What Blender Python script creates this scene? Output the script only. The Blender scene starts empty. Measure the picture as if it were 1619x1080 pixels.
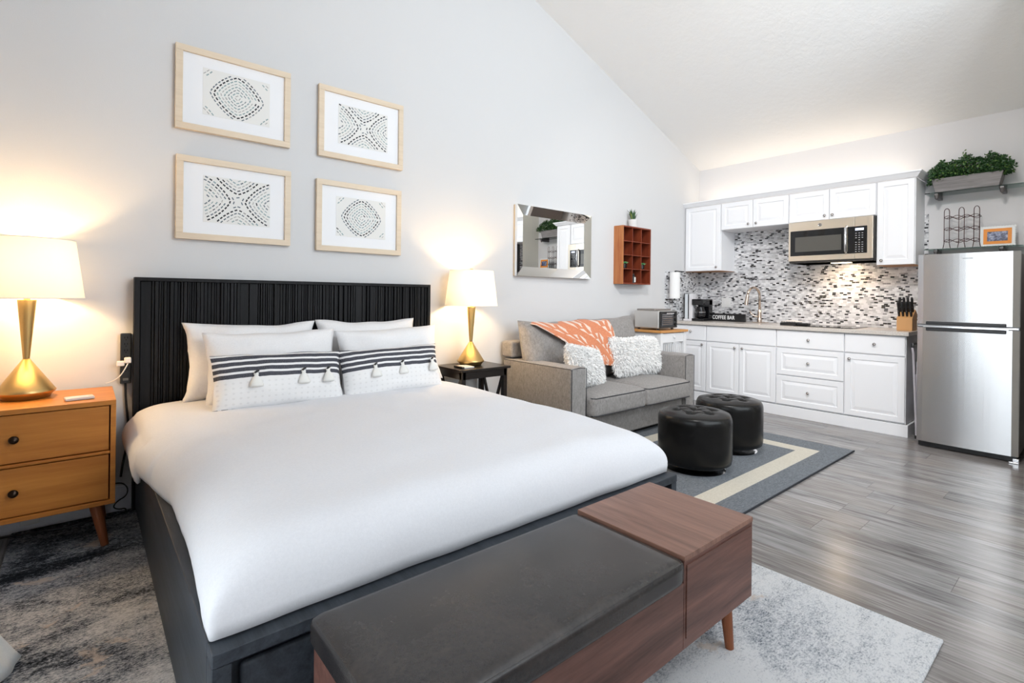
import bpy, math, random
from mathutils import Matrix, Vector, noise
random.seed(7)
S = bpy.context.scene
COL = S.collection
PI = math.pi
K = 5.8466            # kitchen wall
# ------------------------------------------------------------------ camera
cx, cy, cz, yaw, roll, foc, ppy = -0.2154, -3.4655, 1.186, 0.6992, 0.0111, 802.72, 468.43
cam_d = bpy.data.cameras.new('camera'); cam = bpy.data.objects.new('camera', cam_d); COL.objects.link(cam)
R0 = Vector((math.cos(yaw), -math.sin(yaw), 0)); F0 = Vector((math.sin(yaw), math.cos(yaw), 0)); U0 = Vector((0, 0, 1))
Rv = math.cos(roll)*R0+math.sin(roll)*U0; Uv = -math.sin(roll)*R0+math.cos(roll)*U0
mw = Matrix.Identity(4)
for i in range(3):
    mw[i][0], mw[i][1], mw[i][2], mw[i][3] = Rv[i], Uv[i], -F0[i], (cx, cy, cz)[i]
cam.matrix_world = mw
cam_d.sensor_width = 36; cam_d.sensor_fit = 'HORIZONTAL'; cam_d.lens = 36*foc/1619
cam_d.shift_y = -(540-ppy)/1619; cam_d.clip_start = 0.05
S.camera = cam
S.view_settings.view_transform = 'Standard'; S.view_settings.look = 'None'
S.view_settings.gamma = 1; S.view_settings.use_curve_mapping = False
S.view_settings.exposure = 0.22
# ------------------------------------------------------------------ world + lights
w = bpy.data.worlds.new('world'); S.world = w; w.use_nodes = True
w.node_tree.nodes['Background'].inputs[0].default_value = (.86, .93, 1, 1)
w.node_tree.nodes['Background'].inputs[1].default_value = 1.6
def area(name, loc, tgt, sx, sy, power, col):
    l = bpy.data.lights.new(name, 'AREA'); l.shape = 'RECTANGLE'; l.size = sx; l.size_y = sy
    l.energy = power; l.color = col
    o = bpy.data.objects.new(name, l); COL.objects.link(o); o.location = loc
    d = Vector(tgt)-Vector(loc); o.rotation_euler = d.to_track_quat('-Z', 'Y').to_euler(); return o
def point(name, loc, power, col, r=.03):
    l = bpy.data.lights.new(name, 'POINT'); l.energy = power; l.color = col; l.shadow_soft_size = r
    o = bpy.data.objects.new(name, l); COL.objects.link(o); o.location = loc; return o
DAY = (.90, .95, 1.0); WARM = (1.0, .68, .34)
area('daylight_glass_door', (-1.02, -2.75, 1.15), (3, -2.4, 1.5), 2.0, 2.0, 26, DAY)        # sliding glass door in the left wall
area('fill_front_window', (2.7, -4.72, 1.75), (3.6, 0, 1.3), 3.0, 1.5, 46, DAY)        # added fill light, as if through an unseen window behind the camera
area('fill_clerestory', (2.4, -4.72, 3.25), (3.7, -1.2, 3.9), 3.0, .8, 102, DAY)  # unseen clerestory, added and aimed upward to brighten the ceiling
tl = area('kitchen_fill_light', (1.35, -2.75, 3.88), (5.3, -1.3, .7), .45, .45, 20, (1, .97, .94)); tl.data.spread = math.radians(75)   # unseen spot added under the ridge to brighten the kitchen
LAMP_P = 14.5
point('bulb_left', (-.423, -.19, 1.29), LAMP_P, WARM, .035)
point('bulb_right', (2.12, -.19, 1.245), LAMP_P, WARM, .035)
area('cabinet_top_light', (K-.14, -1.15, 2.342), (K-.14, -1.15, 4), .05, 2.1, 3.0, (1, .82, .60)).rotation_euler = (PI, 0, 0)
area('hood_light', (K-.22, -1.68, 1.545), (K-.15, -1.68, 1), .12, .06, 2.4, (1, .74, .5))

# ------------------------------------------------------------------ mesh helpers
class M:
    def __init__(s): s.v = []; s.f = []; s.mi = []
    def add(s, vs, fs, mi=0):
        o = len(s.v); s.v += [tuple(p) for p in vs]
        for f in fs: s.f.append(tuple(i+o for i in f)); s.mi.append(mi)
        return s
    def box(s, x0, x1, y0, y1, z0, z1, mi=0):
        x0, x1 = sorted((x0, x1)); y0, y1 = sorted((y0, y1)); z0, z1 = sorted((z0, z1))
        v = [(x, y, z) for z in (z0, z1) for y in (y0, y1) for x in (x0, x1)]
        return s.add(v, [(0, 2, 3, 1), (4, 5, 7, 6), (0, 1, 5, 4), (2, 6, 7, 3), (0, 4, 6, 2), (1, 3, 7, 5)], mi)
    def lathe(s, prof, c=(0, 0, 0), n=32, mi=0, cap=True):
        vs = []; fs = []
        for r, z in prof:
            for k in range(n):
                a = 2*PI*k/n; vs.append((c[0]+r*math.cos(a), c[1]+r*math.sin(a), c[2]+z))
        for i in range(len(prof)-1):
            for k in range(n):
                k2 = (k+1) % n; fs.append((i*n+k, i*n+k2, (i+1)*n+k2, (i+1)*n+k))
        if cap: fs.append(tuple(range(n-1, -1, -1))); fs.append(tuple((len(prof)-1)*n+k for k in range(n)))
        return s.add(vs, fs, mi)
    def tube(s, pts, r, n=8, mi=0, closed=False):
        pts = [Vector(p) for p in pts]; N = len(pts); rr = r if isinstance(r, (list, tuple)) else [r]*N
        vs = []; fs = []; up = None
        for i, p in enumerate(pts):
            if closed: d = (pts[(i+1) % N]-pts[i-1])
            else: d = pts[min(i+1, N-1)]-pts[max(i-1, 0)]
            d.normalize()
            if up is None: up = Vector((0, 0, 1)) if abs(d.z) < .9 else Vector((1, 0, 0))
            a = d.cross(up); 
            if a.length < 1e-4: a = d.orthogonal()
            a.normalize(); b = a.cross(d).normalized(); up = b
            for k in range(n):
                t = 2*PI*k/n; vs.append(p+(a*math.cos(t)+b*math.sin(t))*rr[i])
        for i in range(N if closed else N-1):
            j = (i+1) % N
            for k in range(n):
                k2 = (k+1) % n; fs.append((i*n+k, i*n+k2, j*n+k2, j*n+k))
        if not closed: fs.append(tuple(range(n-1, -1, -1))); fs.append(tuple((N-1)*n+k for k in range(n)))
        return s.add(vs, fs, mi)
    def bar(s, a, b, w, h, mi=0):
        a = Vector(a); b = Vector(b); d = (b-a).normalized(); u = Vector((0, 0, 1)) if abs(d.z) < .95 else Vector((0, 1, 0))
        x = d.cross(u).normalized()*w/2; y = x.cross(d).normalized()*h/2
        vs = [p+q for p in (a, b) for q in (x+y, -x+y, -x-y, x-y)]
        return s.add(vs, [(0, 1, 2, 3), (7, 6, 5, 4), (0, 4, 5, 1), (1, 5, 6, 2), (2, 6, 7, 3), (3, 7, 4, 0)], mi)
    def prism(s, poly, y0, y1, mi=0):          # poly in (x,z), extruded along y
        n = len(poly); vs = [(x, y0, z) for x, z in poly]+[(x, y1, z) for x, z in poly]
        return s.add(vs, [tuple(range(n)), tuple(range(2*n-1, n-1, -1))]+[(i, i+n, (i+1) % n+n, (i+1) % n) for i in range(n)], mi)
    def grid(s, fn, nu, nv, mi=0):
        vs = [fn(i/nu, j/nv) for j in range(nv+1) for i in range(nu+1)]
        fs = []; 
        o = len(s.v); s.v += [tuple(p) for p in vs]
        for j in range(nv):
            for i in range(nu):
                a = j*(nu+1)+i; s.f.append((a+o, a+1+o, a+nu+2+o, a+nu+1+o))
                s.mi.append(mi((i+.5)/nu, (j+.5)/nv) if callable(mi) else mi)
        return s
    def xf(s, m): s.v = [tuple(m @ Vector(p)) for p in s.v]; return s
    def mv(s, x, y, z): return s.xf(Matrix.Translation((x, y, z)))
def chaikin(pts, n=2):
    pts = [Vector(p) for p in pts]
    for _ in range(n):
        q = [pts[0]]
        for a, b in zip(pts, pts[1:]): q += [a.lerp(b, .25), a.lerp(b, .75)]
        pts = q+[pts[-1]]
    return pts
def worldloc(p):
    v = Vector((0, 0, 0))
    while p is not None: v += p.location; p = p.parent
    return v
def obj(name, m, mat, parent=None, bevel=0, seg=2, smooth=None, sub=0, solid=0, local=False):
    me = bpy.data.meshes.new(name)
    o = bpy.data.objects.new(name, me); COL.objects.link(o)
    if parent is not None: o.parent = parent
    off = Vector((0, 0, 0)) if (local or parent is None) else worldloc(parent)
    me.from_pydata([(p[0]-off.x, p[1]-off.y, p[2]-off.z) for p in m.v], [], m.f)
    mats = mat if isinstance(mat, (list, tuple)) else [mat]
    for q in mats: me.materials.append(q)
    if len(mats) > 1: me.polygons.foreach_set('material_index', m.mi)
    if smooth is None: smooth = bevel > 0 or sub > 0
    if smooth:
        me.polygons.foreach_set('use_smooth', [True]*len(me.polygons))
    if bevel:
        b = o.modifiers.new('bevel', 'BEVEL'); b.width = bevel; b.segments = seg; b.limit_method = 'ANGLE'; b.angle_limit = .6
        b.harden_normals = True
    if solid:
        b = o.modifiers.new('solid', 'SOLIDIFY'); b.thickness = solid; b.offset = 1
    if sub:
        b = o.modifiers.new('sub', 'SUBSURF'); b.levels = b.render_levels = sub
    me.update(); return o
def tag(o, label, cat, group=None):
    o['label'] = label; o['category'] = cat
    if group: o['group'] = group
    return o
def thing(name, loc, label, cat, group=None):
    o = bpy.data.objects.new(name, None); o.empty_display_size = .05; COL.objects.link(o); o.location = loc
    return tag(o, label, cat, group)
def struct(name, m, mat, **k):
    o = obj(name, m, mat, **k); o['kind'] = 'structure'; return o
def dup(root, loc, label, group=None):
    r = root.copy(); COL.objects.link(r); r.location = loc; r['label'] = label
    if group: r['group'] = group
    for ch in list(root.children):
        c = ch.copy(); COL.objects.link(c); c.parent = r
        for g in list(ch.children):
            d = g.copy(); COL.objects.link(d); d.parent = c
    return r
def single(name, m, mat, loc, label, cat, group=None, **k):    # a thing that is one mesh, origin at loc
    o = obj(name, m.mv(-loc[0], -loc[1], -loc[2]), mat, local=True, **k); o.location = loc
    return tag(o, label, cat, group)

# ------------------------------------------------------------------ material helpers
class N:
    def __init__(s, name):
        s.m = bpy.data.materials.new(name); s.m.use_nodes = True; s.t = s.m.node_tree; s.n = s.t.nodes
        s.b = s.n['Principled BSDF']
    def __call__(s, kind, **k):
        nd = s.n.new(kind)
        for a, v in k.items(): setattr(nd, a, v)
        return nd
    def link(s, a, b): s.t.links.new(a, b)
    def val(s, sock, v):
        if hasattr(v, 'is_linked') or isinstance(v, bpy.types.NodeSocket): s.link(v, sock)
        else: sock.default_value = v
    def math(s, op, a, b=0.0, c=None):
        nd = s('ShaderNodeMath', operation=op); s.val(nd.inputs[0], a); s.val(nd.inputs[1], b)
        if c is not None: s.val(nd.inputs[2], c)
        return nd.outputs[0]
    def coord(s, scale=(1, 1, 1), loc=(0, 0, 0), which='Object'):
        tc = s('ShaderNodeTexCoord'); mp = s('ShaderNodeMapping'); s.link(tc.outputs[which], mp.inputs[0])
        mp.inputs['Scale'].default_value = scale; mp.inputs['Location'].default_value = loc; return mp.outputs[0]
    def noise(s, vec, scale, detail=4, rough=.55, dist=0):
        nd = s('ShaderNodeTexNoise'); s.link(vec, nd.inputs['Vector']); nd.inputs['Scale'].default_value = scale
        nd.inputs['Detail'].default_value = detail; nd.inputs['Roughness'].default_value = rough; nd.inputs['Distortion'].default_value = dist
        return nd.outputs['Fac']
    def ramp(s, fac, stops, const=False):
        nd = s('ShaderNodeValToRGB'); r = nd.color_ramp
        if const: r.interpolation = 'CONSTANT'
        while len(r.elements) < len(stops): r.elements.new(.5)
        for e, (p, c) in zip(r.elements, stops):
            e.position = p; e.color = (*c, 1) if len(c) == 3 else c
        s.link(fac, nd.inputs[0]); return nd.outputs[0]
    def mix(s, fac, a, b, mode='MIX'):
        nd = s('ShaderNodeMix', data_type='RGBA', blend_type=mode); s.val(nd.inputs[0], fac)
        for i, v in ((6, a), (7, b)):
            if isinstance(v, tuple): nd.inputs[i].default_value = (*v, 1) if len(v) == 3 else v
            else: s.link(v, nd.inputs[i])
        return nd.outputs[2]
    def bump(s, h, strength=.3, dist=.002):
        nd = s('ShaderNodeBump'); nd.inputs['Strength'].default_value = strength; nd.inputs['Distance'].default_value = dist
        s.link(h, nd.inputs['Height']); s.link(nd.outputs[0], s.b.inputs['Normal'])
    def set(s, col=None, rough=None, metal=None, spec=None, **k):
        for nm, v in (('Base Color', col), ('Roughness', rough), ('Metallic', metal), ('Specular IOR Level', spec)):
            if v is None: continue
            if isinstance(v, tuple): v = (*v, 1) if len(v) == 3 else v
            s.val(s.b.inputs[nm], v)
        for a, v in k.items(): s.val(s.b.inputs[a.replace('_', ' ')], v)
        return s.m
def plain(name, col, rough=.5, metal=0, spec=.5, bump=None):
    q = N(name)
    if bump:
        q.bump(q.noise(q.coord(), bump[0], 3), bump[1], bump[2])
    return q.set(col, rough, metal, spec)
def wood(name, c1, c2, axis='X', scale=1.0, rough=.45, bump=.15, contrast=(.3, .7), spec=.4):
    q = N(name); st = {'X': (1, 14, 14), 'Y': (14, 1, 14), 'Z': (14, 14, 1)}[axis]
    st = tuple(v*scale for v in st)
    c = q.coord(st); n1 = q.noise(c, 1.5, 5, .6, .6)
    c2_ = q.coord(tuple(v*5 for v in st)); n2 = q.noise(c2_, 2.0, 4, .6)
    f = q.math('ADD', q.math('MULTIPLY', n1, .7), q.math('MULTIPLY', n2, .3))
    q.bump(n2, bump, .0015)
    return q.set(q.ramp(f, [(contrast[0], c1), (contrast[1], c2)]), rough, 0, spec)
def fabric(name, c1, c2, scale=900, rough=.95, bump=.35, streak=(1, 1, 1)):
    q = N(name); c = q.coord(streak); n = q.noise(c, scale*.35, 3, .7); n2 = q.noise(c, scale*.16, 3, .6)
    f = q.math('ADD', q.math('MULTIPLY', n, .5), q.math('MULTIPLY', n2, .5))
    q.bump(n, bump, .0012)
    return q.set(q.ramp(f, [(.35, c1), (.65, c2)]), rough, 0, .2, Sheen_Weight=.15)

white_cab = plain('white_cabinet_paint', (.86, .865, .89), .38)
gray_wall = plain('wall_paint', (.635, .63, .635), .75, 0, .3, (180, .25, .0015))
kit_wall = plain('kitchen_wall_paint', (.70, .69, .70), .75, 0, .3, (180, .25, .0015))
def mk_ceiling():
    q = N('ceiling_texture'); c = q.coord(); n = q.noise(c, 14, 6, .7); q.bump(n, .45, .01); return q.set((.88, .875, .87), .9, 0, .2)
ceil_m = mk_ceiling()
base_m = plain('baseboard_paint', (.72, .74, .80), .4)
black_m = plain('black_plastic', (.012, .012, .013), .35)
black_gloss = plain('black_gloss', (.006, .006, .007), .06)
chrome = plain('chrome', (.8, .8, .82), .12, 1)
nickel = plain('brushed_nickel', (.62, .52, .44), .25, 1)
gold = plain('brushed_gold', (.56, .39, .16), .36, 1, .5, (300, .1, .0005))
white_fab = fabric('white_cotton', (.68, .68, .71), (.73, .73, .76), 700, .95, .15)
pillow_fab = fabric('pillow_cotton', (.76, .75, .76), (.82, .81, .82), 700, .95, .2)
blackwood = wood('black_stained_wood', (.003, .003, .0035), (.016, .0155, .017), 'Z', 1.2, .5, .3, spec=.18)
blackwood_x = wood('black_rail_wood', (.020, .023, .028), (.055, .064, .078), 'Y', 1.2, .45, .3, spec=.25)
espresso = wood('espresso_wood', (.008, .006, .006), (.02, .015, .013), 'X', 1, .28, .1)
honey = wood('honey_wood', (.33, .095, .012), (.62, .255, .048), 'X', .55, .38, .1, (.25, .75))
honey_v = wood('honey_wood_vertical', (.33, .095, .012), (.62, .255, .048), 'Z', .55, .38, .1, (.25, .75))
legwood = wood('leg_wood', (.17, .05, .018), (.27, .085, .03), 'Z', .8, .35, .08)
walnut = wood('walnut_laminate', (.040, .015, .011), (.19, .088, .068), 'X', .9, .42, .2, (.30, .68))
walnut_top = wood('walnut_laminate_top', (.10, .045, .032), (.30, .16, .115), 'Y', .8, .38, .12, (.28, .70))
redwood = wood('red_brown_wood', (.13, .020, .008), (.25, .05, .018), 'Z', 1, .5, .1)
redwood_s = wood('orange_grain_wood', (.30, .06, .015), (.60, .27, .10), 'Z', .6, .5, .1)
maple = wood('pale_maple_frame', (.62, .50, .37), (.74, .62, .48), 'X', 1, .5, .1)
butcher = wood('butcher_block', (.50, .22, .06), (.66, .34, .12), 'X', 1.2, .45, .1)
under_m = plain('cabinet_underside', (.48, .22, .08), .5)
lamp_inner = plain('lamp_plastic', (.8, .8, .75), .5)

def mk_floor():
    q = N('wood_plank_floor'); tc = q('ShaderNodeTexCoord'); sp = q('ShaderNodeSeparateXYZ'); q.link(tc.outputs['Object'], sp.inputs[0])
    x, y = sp.outputs[0], sp.outputs[1]
    W_, L_ = .178, 1.22
    u = q.math('DIVIDE', x, W_); r = q.math('FLOOR', u)
    wn = q('ShaderNodeTexWhiteNoise', noise_dimensions='1D'); q.link(r, wn.inputs['W'])
    v = q.math('ADD', q.math('DIVIDE', y, L_), q.math('MULTIPLY', wn.outputs[0], 7.3)); c = q.math('FLOOR', v)
    cb = q('ShaderNodeCombineXYZ'); q.link(r, cb.inputs[0]); q.link(c, cb.inputs[1])
    w2 = q('ShaderNodeTexWhiteNoise', noise_dimensions='2D'); q.link(cb.outputs[0], w2.inputs['Vector'])
    rnd = w2.outputs[0]
    fu = q.math('FRACT', u); fv = q.math('FRACT', v)
    g1 = q.math('LESS_THAN', fu, .012); g2 = q.math('LESS_THAN', fv, .002); g = q.math('MAXIMUM', g1, g2)
    # grain stretched along y and offset for each plank
    cb2 = q('ShaderNodeCombineXYZ'); q.link(q.math('ADD', q.math('MULTIPLY', x, 9), q.math('MULTIPLY', rnd, 40)), cb2.inputs[0])
    q.link(q.math('MULTIPLY', y, 1.3), cb2.inputs[1]); q.link(q.math('MULTIPLY', rnd, 13), cb2.inputs[2])
    n1 = q.noise(cb2.outputs[0], 1.2, 6, .62, .8)
    cb3 = q('ShaderNodeCombineXYZ'); q.link(q.math('MULTIPLY', x, 90), cb3.inputs[0]); q.link(q.math('MULTIPLY', y, 4), cb3.inputs[1]); q.link(rnd, cb3.inputs[2])
    n2 = q.noise(cb3.outputs[0], 1, 4, .6)
    col = q.ramp(n1, [(.30, (.026, .024, .024)), (.42, (.125, .118, .118)), (.52, (.26, .25, .25)), (.72, (.41, .40, .40))])
    warm = q.mix(q.math('MULTIPLY', q.math('GREATER_THAN', rnd, .55), .35), col, (.22, .16, .12))
    warm = q.mix(q.math('MULTIPLY', rnd, .30), warm, (.26, .24, .235))
    fine = q.mix(.40, warm, q.ramp(n2, [(.35, (.05, .046, .045)), (.65, (.42, .405, .395))]))
    fin = q.mix(q.math('MULTIPLY', g, .75), fine, (.05, .045, .04))
    q.bump(q.math('SUBTRACT', q.math('MULTIPLY', n2, .12), g), .08, .0012)
    return q.set(fin, .22, 0, .5)
floor_m = mk_floor()

def mk_tile():
    q = N('mosaic_tile'); tc = q('ShaderNodeTexCoord'); sp = q('ShaderNodeSeparateXYZ'); q.link(tc.outputs['Object'], sp.inputs[0])
    h = q.math('ADD', sp.outputs[0], sp.outputs[1]); z = sp.outputs[2]
    u0 = q.math('DIVIDE', z, .0158); r = q.math('FLOOR', u0)
    wn = q('ShaderNodeTexWhiteNoise', noise_dimensions='1D'); q.link(r, wn.inputs['W'])
    v = q.math('ADD', q.math('DIVIDE', h, .034), q.math('MULTIPLY', wn.outputs[0], 9)); c = q.math('FLOOR', v)
    cb = q('ShaderNodeCombineXYZ'); q.link(r, cb.inputs[0]); q.link(c, cb.inputs[1])
    w2 = q('ShaderNodeTexWhiteNoise', noise_dimensions='2D'); q.link(cb.outputs[0], w2.inputs['Vector'])
    rnd = w2.outputs[0]
    g = q.math('MAXIMUM', q.math('LESS_THAN', q.math('FRACT', u0), .09), q.math('LESS_THAN', q.math('FRACT', v), .045))
    base = q.ramp(rnd, [(0, (.008, .008, .010)), (.105, (.10, .10, .11)), (.125, (.30, .30, .32)), (.20, (.48, .48, .50)), (.38, (.68, .68, .70)), (.66, (.80, .80, .82)), (.86, (.58, .585, .60))], True)
    n = q.noise(q.coord((3, 3, 1)), 25, 4)
    base = q.mix(.16, base, q.ramp(n, [(.35, (.4, .4, .42)), (.65, (.9, .9, .9))]), 'MULTIPLY')
    col = q.mix(g, base, (.58, .58, .59))
    q.bump(q.math('SUBTRACT', 1.0, g), .3, .001)
    return q.set(col, q.ramp(g, [(0, (.16, .16, .16)), (1, (.7, .7, .7))]))
tile_m = mk_tile()

def mk_steel(name, c=(.60, .60, .61), rough=.27):
    q = N(name); n = q.noise(q.coord((20, 2, 300)), 1.0, 2); q.bump(n, .01, .0003)
    return q.set(c, rough, 1, Anisotropic=.85, Anisotropic_Rotation=.25)
steel = mk_steel('brushed_steel'); steel_w = mk_steel('steel_warm_reflect', (.90, .82, .70), .34)  # microwave steel has a warm reflection put into its base colour
fridge_side = plain('fridge_side', (.12, .10, .09), .35)

def mk_abstract_rug():
    q = N('abstract_rug'); tc = q('ShaderNodeTexCoord'); sp = q('ShaderNodeSeparateXYZ'); q.link(tc.outputs['Object'], sp.inputs[0])
    big = q.noise(q.coord((1.0, 1.8, 1), (3.1, .7, 0)), 1.7, 3, .6, .6)
    st = q.noise(q.coord((8, 13, 1), (1, 2, 0)), 3.6, 8, .82, .2)
    fine = q.noise(q.coord((45, 80, 1)), 2.0, 4, .8)
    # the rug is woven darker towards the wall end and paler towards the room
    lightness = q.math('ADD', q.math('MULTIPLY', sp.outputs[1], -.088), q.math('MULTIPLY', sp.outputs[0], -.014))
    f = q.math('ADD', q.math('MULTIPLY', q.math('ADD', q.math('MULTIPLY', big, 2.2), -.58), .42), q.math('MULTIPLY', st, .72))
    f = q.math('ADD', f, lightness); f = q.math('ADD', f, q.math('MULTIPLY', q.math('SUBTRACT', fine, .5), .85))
    col = q.ramp(f, [(.49, (.012, .015, .020)), (.57, (.065, .075, .09)), (.64, (.20, .215, .245)), (.73, (.43, .445, .475)), (.88, (.70, .70, .71))])
    pn = q.noise(q.coord((1.4, 2.2, 1), (8.3, 4.4, 0)), 2.2, 8, .72, .2)
    peach = q.ramp(pn, [(.60, (0, 0, 0)), (.645, (.8, .8, .8))])
    col = q.mix(peach, col, (.60, .51, .45))
    q.bump(fine, .8, .006)
    return q.set(col, .97, 0, .1)
rug_m = mk_abstract_rug()
gray_rug = fabric('slate_woven_rug', (.060, .070, .085), (.20, .22, .245), 330, .95, .5, (1, 2.2, 1))
cream_rug = fabric('cream_woven_stripe', (.50, .46, .38), (.62, .58, .50), 500, .95, .4)
sofa_m = fabric('grey_sofa_weave', (.195, .182, .176), (.325, .305, .292), 420, .95, .35, (1, 1, .5))
piping_m = plain('dark_piping', (.035, .035, .04), .8)
def mk_leather(name, c1, c2, rough, spec=.28):
    q = N(name); c = q.coord(); v = q('ShaderNodeTexVoronoi', feature='DISTANCE_TO_EDGE'); q.link(c, v.inputs['Vector']); v.inputs['Scale'].default_value = 320
    n = q.noise(c, 5, 5, .65, .5); n2 = q.noise(c, 90, 3)
    q.bump(v.outputs[0], .25, .001)
    f = q.math('ADD', q.math('MULTIPLY', n, .75), q.math('MULTIPLY', n2, .25))
    return q.set(q.ramp(f, [(.30, c1), (.78, c2)]), rough, 0, spec)
leather_b = mk_leather('bench_leather', (.008, .008, .010), (.055, .045, .040), .27, .5)
leather_o = mk_leather('ottoman_leather', (.004, .004, .004), (.008, .0075, .0075), .24)
fur_m = plain('white_fur', (.95, .94, .93), .95, 0, .1)
def mk_shade():
    q = N('lamp_shade_linen'); t = q('ShaderNodeBsdfTranslucent'); t.inputs[0].default_value = (.95, .90, .80, 1)
    d = q('ShaderNodeBsdfDiffuse'); d.inputs[0].default_value = (.85, .82, .76, 1)
    mx = q('ShaderNodeMixShader'); mx.inputs[0].default_value = .09; q.link(d.outputs[0], mx.inputs[1]); q.link(t.outputs[0], mx.inputs[2])
    q.link(mx.outputs[0], q.n['Material Output'].inputs[0]); return q.m
shade_m = mk_shade()
def mk_emit(name, col, st):
    q = N(name); return q.set((0, 0, 0), .5, Emission_Color=(*col, 1), Emission_Strength=st)
def mk_glass(name, tint, gl=.12, rough=.02):
    q = N(name); t = q('ShaderNodeBsdfTransparent'); t.inputs[0].default_value = (*tint, 1)
    g = q('ShaderNodeBsdfGlossy'); g.inputs['Roughness'].default_value = rough; g.inputs[0].default_value = (1, 1, 1, 1)
    fr = q('ShaderNodeFresnel'); fr.inputs[0].default_value = 1.5
    mx = q('ShaderNodeMixShader'); q.link(fr.outputs[0], mx.inputs[0]); q.link(t.outputs[0], mx.inputs[1]); q.link(g.outputs[0], mx.inputs[2])
    q.link(mx.outputs[0], q.n['Material Output'].inputs[0]); return q.m
glass_shelf = mk_glass('green_tinted_glass', (.80, .93, .90)); glass_clear = mk_glass('clear_glass', (.96, .98, .98))
mirror_m = plain('mirror_silver', (.93, .94, .94), .01, 1)

# ------------------------------------------------------------------ room shell
XL, YF, YR = -.95, -4.6, -3.10
slope = .375
def zc(x): return 2.828+(K-x)*slope if x > 1.5 else 2.828+(K-1.5)*slope-(1.5-x)*slope
struct('floor', M().box(XL-.3, K+.2, YF-.3, .2, -.1, 0), floor_m)
m = M(); m.add([(XL-.2, .1, 0), (K+.1, .1, 0), (K+.1, .1, zc(K)+.1), (1.5, .1, zc(1.5)+.2), (XL-.2, .1, zc(XL)+.2)]+[(XL-.2, 0, 0), (K+.1, 0, 0), (K+.1, 0, zc(K)+.1), (1.5, 0, zc(1.5)+.2), (XL-.2, 0, zc(XL)+.2)],
    [(0, 1, 2, 3, 4), (9, 8, 7, 6, 5), (5, 6, 1, 0), (6, 7, 2, 1), (7, 8, 3, 2), (8, 9, 4, 3), (9, 5, 0, 4)])
struct('wall_back', m, gray_wall)
struct('wall_kitchen', M().box(K, K+.1, YF, 0, 0, 3.0), kit_wall)
def slab(x0, x1, y0, y1, mm):
    a, b = zc(x0), zc(x1)
    return mm.add([(x0, y0, a), (x1, y0, b), (x1, y1, b), (x0, y1, a), (x0, y0, a+.1), (x1, y0, b+.1), (x1, y1, b+.1), (x0, y1, a+.1)],
                  [(0, 3, 2, 1), (4, 5, 6, 7), (0, 1, 5, 4), (1, 2, 6, 5), (2, 3, 7, 6), (3, 0, 4, 7)])
m = slab(1.5, K, YF-.1, 0, M()); slab(XL-.2, 1.5, YF-.1, 0, m)
struct('ceiling', m, ceil_m)
# the partition beside the fridge
struct('wall_right', M().box(4.35, K, YR-.1, YR, 0, 3.4).box(4.35, 4.45, YF, YR-.1, 0, 3.4), plain('partition_paint', (.84, .82, .74), .75, 0, .3, (180, .25, .0015)))
# left wall with the opening of the sliding glass door
m = M(); DY0, DY1, DZ = -3.75, -1.7, 2.15
m.box(XL-.1, XL, DY1, 0, 0, 4.2).box(XL-.1, XL, YF, DY0, 0, 4.2).box(XL-.1, XL, DY0, DY1, DZ, 4.2)
struct('wall_left', m, gray_wall)
m = M()
for a, b, c, d in ((DY0, DY0+.05, 0, DZ), (DY1-.05, DY1, 0, DZ), (DY0, DY1, DZ-.05, DZ), (DY0, DY1, 0, .05), ((DY0+DY1)/2-.04, (DY0+DY1)/2+.04, 0, DZ)): m.box(XL-.07, XL-.02, a, b, c, d)
d = struct('door_1', m, plain('door_frame_white', (.8, .8, .8), .4), bevel=.003)
obj('glass_pane', M().box(XL-.045, XL-.04, DY0+.05, DY1-.05, .05, DZ-.05), glass_clear, d)
# front wall; its unseen wide and clerestory windows are added for fill light
m = M(); WX0, WX1 = 1.1, 4.2
m.box(XL-.1, WX0, YF-.1, YF, 0, 4.7).box(WX1, 4.45, YF-.1, YF, 0, 4.7).box(WX0, WX1, YF-.1, YF, 0, .95).box(WX0, WX1, YF-.1, YF, 2.55, 2.9).box(WX0, WX1, YF-.1, YF, 3.7, 4.7)
struct('wall_front', m, gray_wall)
for i, (z0, z1) in enumerate(((.95, 2.55), (2.9, 3.7))):
    m = M().box(WX0, WX1, YF-.07, YF-.02, z0, z0+.05).box(WX0, WX1, YF-.07, YF-.02, z1-.05, z1)
    for xx in (WX0, (WX0+WX1)/2-.025, WX1-.05): m.box(xx, xx+.05, YF-.07, YF-.02, z0, z1)
    d = struct('window_%d' % (i+1), m, plain('window_frame_white_%d' % i, (.8, .8, .8), .4))  # unseen frames, made up to go with the added fill lights
    obj('glass_pane', M().box(WX0+.05, WX1-.05, YF-.045, YF-.04, z0+.05, z1-.05), glass_clear, d)
struct('baseboard_back', M().box(XL, 5.2, -.014, 0, 0, .13).box(XL, 5.2, -.009, 0, .13, .14), base_m, bevel=.002)
struct('baseboard_left', M().box(XL, XL+.014, DY1, -.014, 0, .13), base_m)
# mosaic splashback on both kitchen walls
sb = obj('mosaic_backsplash', M().box(K-.008, K-.0005, -2.33, -.0085, .915, 2.0), tile_m)
tag(sb, 'wide grey, black and white mosaic tile backsplash behind the whole counter', 'backsplash')
sb = obj('mosaic_backsplash', M().box(5.08, K-.0085, -.008, -.0005, .915, 1.512), tile_m)
tag(sb, 'narrow mosaic tile return on the side wall behind the paper towel roll', 'backsplash')

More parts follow.
